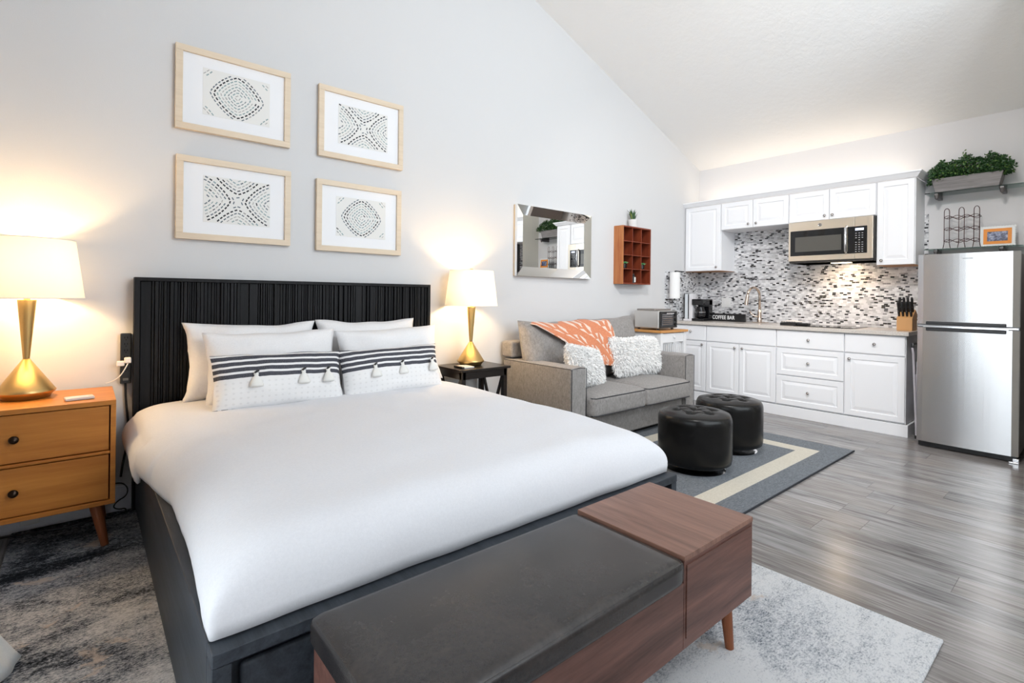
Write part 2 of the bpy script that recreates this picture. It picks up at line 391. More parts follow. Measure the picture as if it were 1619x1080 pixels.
cl = thing('kitchen_fill_spot', (1.3, -2.77, 3.95), 'added white cylindrical fill light under the ceiling ridge, aimed at the kitchen', 'spotlight')  # unseen fitting, made up to house the added kitchen light
dd = Vector((3.95, 1.45, -3.18)).normalized(); p0 = Vector((1.35, -2.75, 3.88))-dd*.02
obj('housing', M().tube([p0, p0-dd*.10, p0-dd*.3], [.30, .28, .12], 32), lamp_inner, cl)
obj('stem', M().tube([p0-dd*.2, (p0.x-.12, p0.y-.05, zc(p0.x-.12)-.001)], .012, 8), nickel, cl)

# ------------------------------------------------------------------ rugs
r = single('abstract_area_rug', M().box(-.48, 2.075, -3.09, -.03, .0, .012), rug_m, (0, 0, 0), 'large distressed rug in charcoal, cream and peach under the bed and bench', 'rug', bevel=.005)
m = M(); X0, X1, Y0, Y1 = 2.15, 4.40, -.75, -2.155
xs = [X0, X0+.235, X0+.365, X1-.365, X1-.235, X1]; ys = [Y1, Y1+.16, Y1+.29, Y0-.29, Y0-.16, Y0]
for i in range(5):
    for j in range(5):
        ring = (i in (1, 3) and 1 <= j <= 3) or (j in (1, 3) and 1 <= i <= 3)
        m.box(xs[i], xs[i+1], ys[j], ys[j+1], .0, .009, 1 if ring else 0)
rg = single('striped_border_rug', m, [gray_rug, cream_rug], (0, 0, 0), 'slate blue-grey flatwoven rug with cream border stripe under the two ottomans', 'rug')
bnd = plain('dark_binding', (.02, .022, .03), .8)
for a, b in ((Y1-.006, Y1), (Y0, Y0+.006)): obj('edge_binding', M().box(X0, X1, a, b, 0, .011), bnd, rg)

# ------------------------------------------------------------------ bed
BX0, BX1, BYF, RZ = 0.0, 1.80, -2.22, .404
bed = thing('platform_bed', (.9, -1.1, 0.012), 'black-stained wooden bed frame with a fluted headboard and panelled footboard', 'bed')
m = M().box(-.013, 1.815, -.05, -.012, .012, 1.255)
m.box(-.013, 1.815, -.08, -.012, 1.247, 1.267).box(-.013, .012, -.08, -.012, .012, 1.25).box(1.79, 1.815, -.08, -.012, .012, 1.25)
hb = obj('headboard', m, blackwood, bed, bevel=.002)
m = M(); x = .016; rr = random.Random(3)
while x < 1.785:
    k = int(x/.45)
    wd = rr.choice((.011, .013, .016, .019)) if not (.01 < x < .06 or .50 < x < .57 or 1.22 < x < 1.27) else .05
    wd = min(wd, 1.788-x)
    m.box(x, x+wd-.0035, -.05-rr.choice((.008, .014, .022)), -.049, .1, 1.246); x += wd
obj('fluted_slats', m, blackwood, hb, bevel=.0015)
for s, nm in ((0, 'l'), (1, 'r')):
    xa = BX0 if s == 0 else BX1-.05
    obj('side_rail', M().box(xa, xa+.05, BYF+.06, -.082, .03, RZ), blackwood_x, bed, bevel=.003)
m = M().box(BX0, BX1, BYF, BYF+.06, RZ-.032, RZ).box(BX0, BX0+.04, BYF+.002, BYF+.06, .012, RZ-.033).box(BX1-.04, BX1, BYF+.002, BYF+.06, .012, RZ-.033)
m.box(BX0, BX1, BYF+.002, BYF+.06, .012, .07).box(.04, 1.76, BYF+.04, BYF+.06, .07, RZ-.033)
fbd = obj('footboard', m, blackwood_x, bed, bevel=.003)
for i in range(3):
    xa = .06+i*.575
    obj('footboard_panel', M().box(xa, xa+.19, BYF+.018, BYF+.039, .09, RZ-.055), blackwood_x, fbd, bevel=.01)
    m = M(); x = xa+.205
    while x < xa+.53: m.box(x, x+.018, BYF+.012+.006*((int(x*1000)) % 3), BYF+.039, .08, RZ-.05); x += .026
    obj('footboard_flutes', m, blackwood_x, fbd, bevel=.002)
obj('slat_deck', M().box(.051, 1.749, BYF+.062, -.082, .2, .23), blackwood_x, bed)
single('mattress', M().box(.07, 1.73, -2.10, -.10, .232, .525), white_fab, (.9, -1.1, .232), 'white mattress lying on the bed under the duvet', 'mattress', bevel=.06, seg=4)
# duvet
def duvet():
    m = M(); nx, ny = 120, 130
    xa, xb, ya, yb = -.035, 1.832, -.14, -2.165
    def sp(t):  # denser at the rims
        return .5-.5*math.cos(PI*t)*(.6+.4*abs(math.cos(PI*t)))
    def fn(u, v):
        a = sp(u); b = 1-(1-v)**1.0
        b = v if v < .75 else .75+.25*math.sin((v-.75)/.25*PI/2)
        y = ya+(yb-ya)*b
        left_in = .080*min(1, max(0, (-y-.75)/.5))*(1-.35*min(1, max(0, (-y-1.6)/.5)))       # the hem is tucked onto the rail further down
        right_in = .05*min(1, max(0, (-y-1.6)/.5))
        x = xa+left_in+(xb-xa-left_in-right_in)*a
        dl = x-(xa+left_in); dr = (xb-right_in)-x; df = y-yb
        dx = min(dl, dr); rx, ry = .19, .15
        ex = min(1, dx/rx); ey = min(1, df/ry)
        px = max(0, 1-(1-ex)**2.5)**.4; py = max(0, 1-(1-ey)**2.7)**.37
        p = (px**-3+py**-3-1)**(-1/3) if px > .001 and py > .001 else 0
        zh = RZ+.006
        if y > -.8 and dl < .05: zh = RZ-.03-.0*dl
        top = .588-.012*((x-.9)/.9)**2+.012*noise.noise(Vector((x*1.3, y*1.1, 1)))+.010*noise.noise(Vector((x*3.1, y*2.6, 4)))*min(1, -y)
        z = zh+(top-zh)*p
        # soft folds
        fold = noise.noise(Vector((x*6+y*2, y*3-x, 9)))*.008*(1-p*.6)+noise.noise(Vector((x*2.5-y*4, y*5, 2)))*.004
        side = (1-px)*.9
        x2 = x+ (noise.noise(Vector((0, y*3, 3)))*.010+noise.noise(Vector((0, y*14, 5)))*.0015)*(1-px)*(1 if dl > dr else 1)
        if dl < dr: x2 -= .022*math.sin(PI*min(1, max(0, p)))*(1 if y > -1.0 else .55)*(1-ex)
        else: x2 += .02*math.sin(PI*p)*(1-ex)
        y2 = y+noise.noise(Vector((x*5, 0, 7)))*.010*(1-py)
        return (x2, y2, max(z+fold*(p if p > .02 else 0), zh))
    m.grid(fn, nx, ny); m.f = [f[::-1] for f in m.f]
    return m
single('duvet', duvet(), white_fab, (.9, -1.1, .5), 'smooth white duvet spread over the whole bed', 'duvet', smooth=True, solid=.012)

def pillow(w_, h_, t_, nu=28, nv=20, pinch=.06, seed=0, wr=.012, pw=2.6):
    m = M()
    def side(sg):
        def fn(u, v):
            a = 2*u-1; b = 2*v-1
            e = max(0, (1-abs(a)**pw))**.5*max(0, (1-abs(b)**pw))**.5
            x = a*w_/2*(1-pinch*(1-b*b)); z = b*h_/2*(1-pinch*(1-a*a))
            n = noise.noise(Vector((a*2.2+seed, b*2.2, sg*3)))*wr+noise.noise(Vector((a*6+seed, b*5, sg*5)))*wr*.35
            ed = (1-max(abs(a), abs(b))**8)
            return (x+n*.6, sg*(t_/2*e+.002)+n*ed, z+noise.noise(Vector((a*1.5+seed, b, 8)))*wr)
        return fn
    m.grid(side(-1), nu, nv); n0 = len(m.f); m.grid(side(1), nu, nv)
    for i in range(n0, len(m.f)): m.f[i] = m.f[i][::-1]
    # close the rim
    o = (nu+1)*(nv+1)
    rim = [i for i in range(nu+1)]+[j*(nu+1)+nu for j in range(1, nv+1)]+[nv*(nu+1)+i for i in range(nu-1, -1, -1)]+[j*(nu+1) for j in range(nv-1, 0, -1)]
    for k in range(len(rim)):
        a, b = rim[k], rim[(k+1) % len(rim)]; m.f.append((b, a, a+o, b+o)); m.mi.append(0)
    return m
def place(o, loc, rx=0, ry=0, rz=0): o.location = loc; o.rotation_euler = (rx, ry, rz); return o
G_P = 'white bed pillows'
for i, (x, y, z, w_, h_, rx, ry, lb) in enumerate((
        (.555, -.17, .80, .72, .44, -.16, .01, 'back left white bed pillow with a pointed flanged corner against the headboard'),
        (1.285, -.17, .80, .71, .44, -.16, -.01, 'back right white bed pillow against the headboard'),
        (.63, -.325, .765, .72, .42, -.24, .0, 'front left white bed pillow right behind the left striped cushion'),
        (1.37, -.325, .77, .74, .40, -.24, -.03, 'front right white bed pillow right behind the right striped cushion'))):
    p = obj('bed_pillow', pillow(w_, h_, .165, seed=i*3.7, wr=.018, pinch=.10 if i < 2 else .07), pillow_fab, smooth=True); tag(p, lb, 'pillow', G_P)
    place(p, (x, y, z), rx, ry, 0)
def mk_lumbar():
    q = N('striped_lumbar_fabric'); tc = q('ShaderNodeTexCoord'); sp = q('ShaderNodeSeparateXYZ'); q.link(tc.outputs['Object'], sp.inputs[0])
    x, z = sp.outputs[0], sp.outputs[2]
    wob = q.math('MULTIPLY', q.math('SUBTRACT', q.noise(q.coord((3, 1, 1)), 3, 2), .5), .012)
    zz = q.math('ADD', z, wob)
    fr = q.math('FRACT', q.math('DIVIDE', q.math('SUBTRACT', zz, .0), .0335))
    stripe = q.math('MULTIPLY', q.math('GREATER_THAN', fr, .36), q.math('GREATER_THAN', zz, .0))
    stripe = q.math('MULTIPLY', stripe, q.math('LESS_THAN', zz, .156))
    weave = q.noise(q.coord((220, 1, 700)), 1, 2)
    dark = q.ramp(weave, [(.35, (.022, .024, .035)), (.7, (.15, .15, .17))])
    # little raised dots on the lower half
    fx = q.math('SUBTRACT', q.math('FRACT', q.math('DIVIDE', x, .033)), .5); fz = q.math('SUBTRACT', q.math('FRACT', q.math('DIVIDE', z, .026)), .5)
    dd = q.math('ADD', q.math('MULTIPLY', fx, fx), q.math('MULTIPLY', fz, fz))
    dot = q.math('MULTIPLY', q.math('LESS_THAN', dd, .035), q.math('LESS_THAN', z, -.005))
    basec = q.mix(q.math('MULTIPLY', dot, .35), (.80, .79, .79), (.60, .59, .59))
    dash = q.math('MULTIPLY', q.math('LESS_THAN', z, -.137), q.math('GREATER_THAN', q.math('FRACT', q.math('DIVIDE', x, .045)), .35))
    c = q.mix(stripe, basec, dark); c = q.mix(dash, c, (.04, .04, .05))
    q.bump(weave, .3, .001)
    return q.set(c, .95, 0, .1)
lum_m = mk_lumbar()
tassel_m = plain('tassel_yarn', (.78, .77, .74), .95)
def lumbar(xc, zc_, ry, tx, lb, seed):
    p = obj('striped_lumbar_cushion', pillow(.68, .305, .155, seed=seed, wr=.012, pinch=.045), lum_m, smooth=True); tag(p, lb, 'cushion', 'striped lumbar cushions')
    place(p, (xc, -.515, zc_), -.34, ry, 0)
    for t in tx:
        lx = t-xc
        prof = [(.005, .006), (.012, .0), (.012, -.008), (.009, -.011), (.018, -.024), (.029, -.046), (.034, -.062), (.030, -.070), (.004, -.072)]
        m = M().lathe(prof, (lx, 0, 0), 14)
        m.v = [(a+(.002*math.sin(b*900+a*700) if c < -.02 else 0), b*.6-.083, c+.028) for a, b, c in m.v]
        q = obj('tassel', m, tassel_m, p, smooth=True, local=True)
        obj('tassel_knot', M().tube([(lx-.008, -.088, .030), (lx+.001, -.090, .036), (lx+.012, -.080, .042)], .006, 6), black_m, q, local=True)
lumbar(.615, .712, .025, (.47, .71, .845), 'left of the two black-and-white striped lumbar cushions with three white tassels', 2.0)
lumbar(1.285, .708, -.02, (1.135, 1.315, 1.53), 'right of the two black-and-white striped lumbar cushions with three white tassels', 5.1)

# ------------------------------------------------------------------ lamps
def lamp(x, y, z, lb):
    t = thing('table_lamp', (x, y, z), lb, 'lamp', 'matching gold table lamps')
    obj('lamp_base', M().lathe([(.080, 0), (.088, .006), (.090, .014), (.106, .030), (.107, .034), (.100, .044), (.013, .183)], (x, y, z), 48), gold, t, smooth=True)
    obj('stem', M().lathe([(.012, .182), (.0135, .20), (.034, .455), (.034, .459)], (x, y, z), 32), gold, t)
    obj('neck', M().lathe([(.012, .459), (.012, .485)], (x, y, z), 16).tube([(x, y, z+.48), (x, y, z+.56)], .006), gold, t)
    m = M().lathe([(.208, .468), (.172, .742)], (x, y, z), 64, cap=False)
    sh = obj('lamp_shade', m, shade_m, t, smooth=True)
    for rr_, zz in ((.208, .468), (.172, .742)):
        obj('shade_rim', M().tube([(x+rr_*math.cos(a*PI/24), y+rr_*math.sin(a*PI/24), z+zz) for a in range(48)], .0022, 6, closed=True), lamp_inner, sh)
    m = M()
    for a in range(3): m.tube([(x, y, z+.735), (x+.171*math.cos(a*2.094), y+.171*math.sin(a*2.094), z+.74)], .0015, 5)
    m.tube([(x-.0, y, z+.56), (x+.05, y, z+.60), (x+.05, y, z+.70), (x, y, z+.735)], .0015, 5)
    obj('harp', m, nickel, t)
    obj('finial', M().lathe([(.012, .738), (.012, .758), (.0, .758)], (x, y, z), 16), gold, t, smooth=False)
    return t
NZ, TZ = .685, .64
lamp(-.423, -.19, NZ+.0005, 'gold table lamp with drum shade on the honey-coloured wood nightstand')
lamp(2.12, -.19, TZ+.0005, 'gold table lamp with drum shade on the small black side table')

# ------------------------------------------------------------------ nightstand
ns = thing('nightstand', (-.44, -.26, 0), 'honey-coloured wooden nightstand with two drawers and splayed legs, left of the bed', 'nightstand')
NX0, NX1, NF, NB = -.78, -.1, -.48, -.035
m = M().box(NX0, NX1, NF, NB, NZ-.022, NZ).box(NX0, NX1, NF, NB, .205, .225)
m.box(NX0, NX0+.02, NF, NB, .225, NZ-.022).box(NX1-.02, NX1, NF, NB, .225, NZ-.022).box(NX0+.02, NX1-.02, NB-.012, NB, .225, NZ-.022)
obj('carcass', m, honey, ns, bevel=.0015)
obj('divider', M().box(NX0+.02, NX1-.02, NF+.001, NB-.013, .438, .452), honey, ns, bevel=.004)
for z0, z1 in ((.229, .434), (.456, .659)):
    d = obj('drawer', M().box(NX0+.025, NX1-.025, NF+.008, NB-.03, z0, z1), honey, ns, bevel=.002)
    zm = (z0+z1)/2+.0
    for kx in (-.44,):
        mm = M().lathe([(.006, 0), (.006, .008), (.015, .014), (.017, .020), (.012, .026), (0, .027)], (0, 0, 0), 20).xf(Matrix.Translation((kx, NF+.008, zm)) @ Matrix.Rotation(PI/2, 4, 'X'))
        obj('drawer_knob', mm, plain('dark_bronze', (.03, .018, .012), .3, .8) if z0 < .3 else bpy.data.materials['dark_bronze'], d, smooth=True)
for sx in (0, 1):
    for sy in (0, 1):
        xt = NX0+.06 if sx == 0 else NX1-.07; yt = NF+.05 if sy == 0 else NB-.06
        xb = xt+(-.035 if sx == 0 else .035); yb = yt+(-.03 if sy == 0 else .015)
        zf = .012 if xb > -.48 and yb < -.03 else 0.0
        obj('leg', M().tube([(xt, yt, .204), (xb, yb, zf+.001)], [.026, .015], 20), legwood, ns)
obj('leg_brace', M().box(NX0+.06, NX1-.06, -.30, -.26, .165, .204), legwood, ns, bevel=.002)
m = M().box(-.285, -.18, -.405, -.345, NZ+.0005, NZ+.014)
rm = single('charging_pad', m.xf(Matrix.Translation((-.23, -.37, 0)) @ Matrix.Rotation(.12, 4, 'Z') @ Matrix.Translation((.23, .37, 0))), plain('silver_plastic', (.62, .60, .58), .35, .3), (-.23, -.37, NZ), 'flat silver gadget lying on the honey-coloured nightstand', 'remote', bevel=.004)
obj('button_strip', M().box(-.27, -.20, -.385, -.372, NZ+.0142, NZ+.0152), plain('pale_plastic', (.8, .8, .8), .4), rm)

# ------------------------------------------------------------------ black side table
st = thing('side_table', (2.12, -.22, 0), 'small black wooden side table with V-braced legs between bed and sofa', 'side table')
TX0, TX1, TF, TB = 1.885, 2.355, -.405, -.03
obj('tabletop', M().box(TX0, TX1, TF, TB, TZ-.018, TZ), espresso, st, bevel=.003)
m = M().box(TX0+.03, TX1-.03, TF+.02, TF+.038, TZ-.075, TZ-.018).box(TX0+.03, TX1-.03, TB-.038, TB-.02, TZ-.075, TZ-.018)
m.box(TX0+.02, TX0+.038, TF+.03, TB-.03, TZ-.075, TZ-.018).box(TX1-.038, TX1-.02, TF+.03, TB-.03, TZ-.075, TZ-.018)
obj('apron', m, espresso, st)
for xa in (TX0+.02, TX1-.055):
    for ya in (TF+.02, TB-.055):
        obj('leg', M().box(xa, xa+.035, ya, ya+.035, 0, TZ-.018), espresso, st, bevel=.002)
for xa in (TX0+.037, TX1-.037):
    m = M(); ym = (TF+TB)/2
    m.bar((xa, TF+.06, TZ-.08), (xa, ym, .22), .016, .02).bar((xa, TB-.06, TZ-.08), (xa, ym, .22), .016, .02).bar((xa, TF+.055, .20), (xa, TB-.055, .20), .018, .03)
    obj('v_brace', m, espresso, st)
obj('lower_shelf', M().box(TX0+.056, TX1-.056, TF+.03, TB-.03, .17, .185), espresso, st)
m = M().box(1.955, 2.045, -.345, -.225, TZ+.0005, TZ+.012)
cs = single('coaster_stack', m, plain('coaster_white', (.66, .64, .62), .5), (2.0, -.285, TZ), 'white square gadget with a black edge beside the gold lamp on the side table', 'gadget', bevel=.003)
obj('black_edge', M().box(1.935, 1.9545, -.34, -.23, TZ+.0005, TZ+.014), black_m, cs)

# ------------------------------------------------------------------ wall outlet strip with plugs and cords
ps = thing('power_strip', (-.04, -.03, .83), 'black power strip mounted upright on the wall beside the headboard', 'power strip')
obj('body', M().box(-.068, -.02, -.034, -.001, .692, .962), black_m, ps, bevel=.004)
grey_pl = plain('grey_plastic', (.10, .10, .10), .5)
for i in range(6):
    zz = .935-.034*i
    m = M().box(-.052, -.048, -.0352, -.034, zz, zz+.010).box(-.040, -.036, -.0352, -.034, zz, zz+.010).lathe([(.0028, 0), (.0028, .001)], (0, 0, 0), 10)
    o_ = len(m.v)-20
    m.v[o_:] = [(a-.044, -.034-c, b+zz-.007) for a, b, c in m.v[o_:]]
    obj('socket', m, plain('socket_slot', (.0, .0, .0), .9) if i == 0 else bpy.data.materials['socket_slot'], ps)
obj('switch', M().box(-.056, -.032, -.039, -.034, .708, .722), grey_pl, ps, bevel=.002)
m = M().tube(chaikin([(-.044, -.018, .691), (-.042, -.02, .60), (-.030, -.022, .48), (-.034, -.022, .36), (-.052, -.022, .26), (-.060, -.022, .19)]), .0055, 8)
obj('cord', m, black_m, ps, smooth=True)
cr = [Vector((-.060+.035*math.sin(t*.55), -.04-.012*t*.2, .19-.165*min(1, t/5)+0)) for t in range(7)]
single('coiled_black_cord', M().tube(chaikin([(-.12, -.05, .16), (-.06, -.03, .165), (-.028, -.035, .13), (-.035, -.05, .09), (-.075, -.06, .075), (-.095, -.07, .05), (-.07, -.08, .035), (-.04, -.09, .04), (-.04, -.10, .022), (-.09, -.12, .018)]), .0035, 6), black_m, (-.06, -.06, .1), 'thin black cord coiled down to the rug beside the headboard', 'cord', smooth=True)
pl = single('white_plug', M().box(-.052, -.022, -.075, -.0355, .805, .835).box(-.085, -.05, -.068, -.045, .79, .818), plain('plug_white', (.75, .72, .68), .5), (-.05, -.05, .81), 'white plug and adapter sticking out of the black power strip', 'plug', bevel=.006)
obj('plug_cord', M().tube(chaikin([(-.035, -.066, .808), (-.050, -.08, .775), (-.072, -.075, .735), (-.10, -.055, .712), (-.13, -.05, .704)]), .0028, 6), bpy.data.materials['plug_white'], pl, smooth=True)
single('floor_cables', M().tube([(-.60, -.06, .016), (-.45, -.10, .018), (-.3, -.13, .018), (-.18, -.12, .018), (-.1, -.13, .018)], .005, 6), black_m, (-.35, -.1, .016), 'black cable running along the floor behind the nightstand legs', 'cable', smooth=True)
wo = single('low_wall_outlet', M().box(-.45, -.38, -.022, -.0145, .03, .085), plain('outlet_plate', (.72, .72, .72), .4), (-.41, -.015, .055), 'pale outlet box low on the baseboard under the nightstand', 'outlet', bevel=.002)

# ------------------------------------------------------------------ framed prints
mat_white = plain('mat_board', (.82, .82, .84), .8); paper = plain('print_paper', (.76, .75, .73), .85)
inks = [plain('ink_black', (.02, .022, .03), .8), plain('ink_slate', (.13, .16, .19), .8), plain('ink_teal', (.27, .36, .37), .8), plain('ink_grey', (.38, .37, .36), .8)]
FW, FH = .623, .481
def art(m, x0, x1, z0, z1, y, typ, rnd):
    W_, H_ = x1-x0, z1-z0; xc, zc_ = (x0+x1)/2, (z0+z1)/2
    m.box(x0, x1, y, y+.0012, z0, z1, 0)
    cs = [(0, 0), (.60, .60), (-.60, .60), (.60, -.60), (-.60, -.60)] if typ == 0 else [(.5, 0), (-.5, 0), (0, .66), (0, -.66)]
    cs = [(xc+a*W_, zc_+b*H_) for a, b in cs]
    A, B = (.41*W_, .53*H_) if typ == 0 else (.46*W_, .58*H_)
    pal = ([3, 2, 1, 2, 3, 2, 0, 1] if typ == 0 else [3, 1, 2, 2, 3, 1, 0, 1])
    nr = 8
    def met(px, pz, c): return ((abs(px-c[0])/A)**1.35+(abs(pz-c[1])/B)**1.35)**(1/1.35)
    for ci, c in enumerate(cs):
        for k in range(6 if typ == 0 and ci > 0 else nr):
            t = (k+.7)/nr; e = 1/1.35; n = 160
            pts = []
            for i in range(n):
                a = 2*PI*i/n; ca, sa = math.cos(a), math.sin(a)
                q = ((abs(ca)/A)**1.35+(abs(sa)/B)**1.35)**(-e)*t
                pts.append((c[0]+q*ca, c[1]+q*sa))
            L = 0; step = .021+.003*rnd.random(); dl = step*.74; th = .0040 if pal[k] in (0,) else (.0033 if k % 2 else .0023)
            if k == 3: th = .0034
            for i in range(n):
                p, q = pts[i], pts[(i+1) % n]; sg = math.hypot(q[0]-p[0], q[1]-p[1]); L += sg
                if L > step:
                    L = 0; dx, dz = (q[0]-p[0])/sg, (q[1]-p[1])/sg
                    if not (x0+.008 < p[0] < x1-.008 and z0+.006 < p[1] < z1-.006): continue
                    if any(met(p[0], p[1], c2) < t+(.10 if t > .6 else -.02) for c2 in cs if c2 != c): continue
                    hx, hz = dx*dl/2, dz*dl/2; nx, nz = -dz*th, dx*th
                    mi = 1+pal[k] if rnd.random() > .12 else 1+rnd.randint(0, 3)
                    m.add([(p[0]-hx-nx, y-.0003, p[1]-hz-nz), (p[0]+hx-nx, y-.0003, p[1]+hz-nz), (p[0]+hx+nx, y-.0003, p[1]+hz+nz), (p[0]-hx+nx, y-.0003, p[1]-hz+nz)], [(0, 1, 2, 3)], mi)
fr_l = ['top left framed print of a dashed diamond, in a pale wood frame', 'top right framed print of two dashed diamonds meeting, in a pale wood frame',
        'bottom left framed print of two dashed diamonds meeting, above the left of the headboard', 'bottom right framed print of a dashed diamond, nearest the right lamp']
for i, (x0, z1) in enumerate(((.166, 2.607), (.971, 2.598), (.174, 1.976), (.962, 1.961))):
    t = thing('framed_print', (x0+FW/2, -.005, z1-FH/2), fr_l[i], 'picture', 'four framed diamond prints over the bed')
    x1, z0 = x0+FW, z1-FH; e = .036
    ff = M()
    for a, b, c, d in ((x0, x1, z1-e, z1), (x0, x1, z0, z0+e), (x0, x0+e, z0+e, z1-e), (x1-e, x1, z0+e, z1-e)): ff.box(a, b, -.032, -.002, c, d)
    obj('frame', ff, maple, t, bevel=.0015)
    obj('mat_board', M().box(x0+e, x1-e, -.018, -.004, z0+e, z1-e), mat_white, t)
    am = M(); art(am, x0+.136, x1-.122, z0+.108, z1-.100, -.0195, 0 if i in (0, 3) else 1, random.Random(i))
    obj('art_print', am, [paper]+inks, t)

# ------------------------------------------------------------------ bevelled mirror
mr = thing('wall_mirror', (3.2, -.01, 1.69), 'rectangular silver mirror with wide slanted mirrored edges above the sofa', 'mirror')
a0, a1, b0, b1 = 2.707, 3.694, 1.369, 2.005; bw = .085
obj('backing', M().box(a0, a1, -.022, -.001, b0, b1), plain('mirror_back_wood', (.55, .45, .33), .6), mr)
obj('glass', M().box(a0+bw, a1-bw, -.030, -.0225, b0+bw, b1-bw), mirror_m, mr)
def bord(pa, pb, pc, pd):   # outer edge pa,pb (front), inner edge pc,pd (recessed)
    return M().add([pa, pb, pc, pd], [(0, 1, 2, 3)])
yo, yi = -.052, -.031
q4 = [((a0, b1), (a1, b1), (a1-bw, b1-bw), (a0+bw, b1-bw)), ((a1, b0), (a0, b0), (a0+bw, b0+bw), (a1-bw, b0+bw)), ((a0, b0), (a0, b1), (a0+bw, b1-bw), (a0+bw, b0+bw)), ((a1, b1), (a1, b0), (a1-bw, b0+bw), (a1-bw, b1-bw))]
for p in q4:
    vs = [(p[0][0], yo, p[0][1]), (p[1][0], yo, p[1][1]), (p[2][0], yi, p[2][1]), (p[3][0], yi, p[3][1])]
    vs += [(v[0], -.0225, v[2]) for v in vs]
    obj('bevelled_border', M().add(vs, [(3, 2, 1, 0), (4, 5, 6, 7), (0, 1, 5, 4), (1, 2, 6, 5), (2, 3, 7, 6), (3, 0, 4, 7)]), mirror_m, mr)

# ------------------------------------------------------------------ cubby shelf
cu = thing('cubby_shelf', (4.37, -.06, 1.64), 'red-brown wooden cubby shelf of twelve compartments on the wall', 'wall shelf')
c0, c1, d0, d1 = 4.115, 4.615, 1.33, 1.95
obj('side_panel', M().box(c0, c0+.014, -.12, -.001, d0, d1), redwood_s, cu)
obj('side_panel', M().box(c1-.014, c1, -.12, -.001, d0, d1), redwood, cu)
m = M().box(c0+.014, c1-.014, -.012, -.001, d0, d1); obj('back_panel', m, plain('dark_red_wood', (.10, .015, .008), .6), cu)
obj('top_board', M().box(c0+.014, c1-.014, -.12, -.012, d1-.014, d1), redwood, cu); obj('bottom_board', M().box(c0+.014, c1-.014, -.12, -.012, d0, d0+.014), redwood, cu)
cw = (c1-c0-.028)/3; chh = (d1-d0-.028)/4
for j in range(1, 4): obj('shelf', M().box(c0+.014, c1-.014, -.118, -.012, d0+.014+j*chh-.004, d0+.014+j*chh+.004), redwood, cu)
for i in range(1, 3): obj('divider', M().box(c0+.014+i*cw-.004, c0+.014+i*cw+.004, -.1175, -.0125, d0+.0145, d1-.0145), redwood, cu)
leafg = plain('dark_leaf', (.028, .085, .022), .45); leafy = plain('yellow_leaf', (.22, .24, .05), .5); succ_m = plain('succulent_leaf', (.20, .60, .27), .5)
pp = thing('potted_spiky_plant', (4.36, -.07, d1), 'spiky green plant in a small white pot on top of the cubby shelf', 'plant')
obj('pot', M().lathe([(.043, 0), (.052, .085), (.048, .085), (.046, .075), (0, .075)], (4.36, -.062, d1+.0005), 24), plain('pot_white', (.66, .65, .64), .6), pp)
m = M(); rr = random.Random(4)
for i in range(46):
    a = rr.uniform(0, 2*PI); ln = rr.uniform(.09, .15); tl = rr.uniform(.05, .55); lean = .0
    dx, dy = math.cos(a)*tl+(.25 if rr.random() < .3 else 0), math.sin(a)*tl*.35
    p0 = Vector((4.36+.018*math.cos(a), -.065+.014*math.sin(a), d1+.07)); 
    p1 = p0+Vector((dx*ln*.5, dy*ln*.5, ln*.6)); p2 = p0+Vector((dx*ln*1.3, dy*ln*1.0, ln*(1.0-.35*tl)))
    sd = Vector((-math.sin(a), math.cos(a), 0))*.006+Vector((.003, 0, 0))
    m.add([p0-sd*.6, p0+sd*.6, p1+sd, p1-sd, p2], [(0, 1, 2, 3), (3, 2, 4)], 1 if rr.random() < .18 else 0)
m.v = [(x_, min(y_, -.006), z_) for x_, y_, z_ in m.v]
obj('spiky_leaves', m, [leafg, leafy], pp)
def succ(i, lb):
    x = c0+.014+(i+.5)*cw; z = d0+.014+chh+.0045
    t = thing('potted_succulent', (x, -.075, z), lb, 'plant', 'small succulents in the cubby shelf')
    obj('pot', M().lathe([(.020, 0), (.026, .05), (.023, .05), (0, .048)], (x, -.075, z), 16), black_gloss, t)
    m = M()
    for k in range(22):
        a = k*2.4; r_ = .006+.0014*k; e = Vector((math.cos(a), math.sin(a), .55-.03*k)); b = Vector((x, -.075, z+.055))
        sd = Vector((-math.sin(a), math.cos(a), 0))*.009; tip = b+e*r_*1.5+Vector((0, 0, .014)); md = b+e*r_*.7
        m.add([b, md+sd, tip, md-sd], [(0, 1, 2, 3)])
    obj('rosette_leaves', m, succ_m, t)
succ(0, 'tiny green succulent in a black pot, in the left compartment of the third row')
succ(2, 'tiny green succulent in a black pot, in the right compartment of the third row')
x = c0+.014+1.5*cw
t = single('small_black_bottle', M().lathe([(.024, 0), (.024, .075), (.012, .09), (.012, .105)], (x, -.07, d0+.0145), 16), black_m, (x, -.07, d0+.014), 'small black bottle with a white label in the bottom row of the cubby shelf', 'bottle')
obj('paper_label', M().box(x-.012, x+.012, -.096, -.0945, d0+.024, d0+.078), plain('label_white', (.75, .74, .70), .6), t)

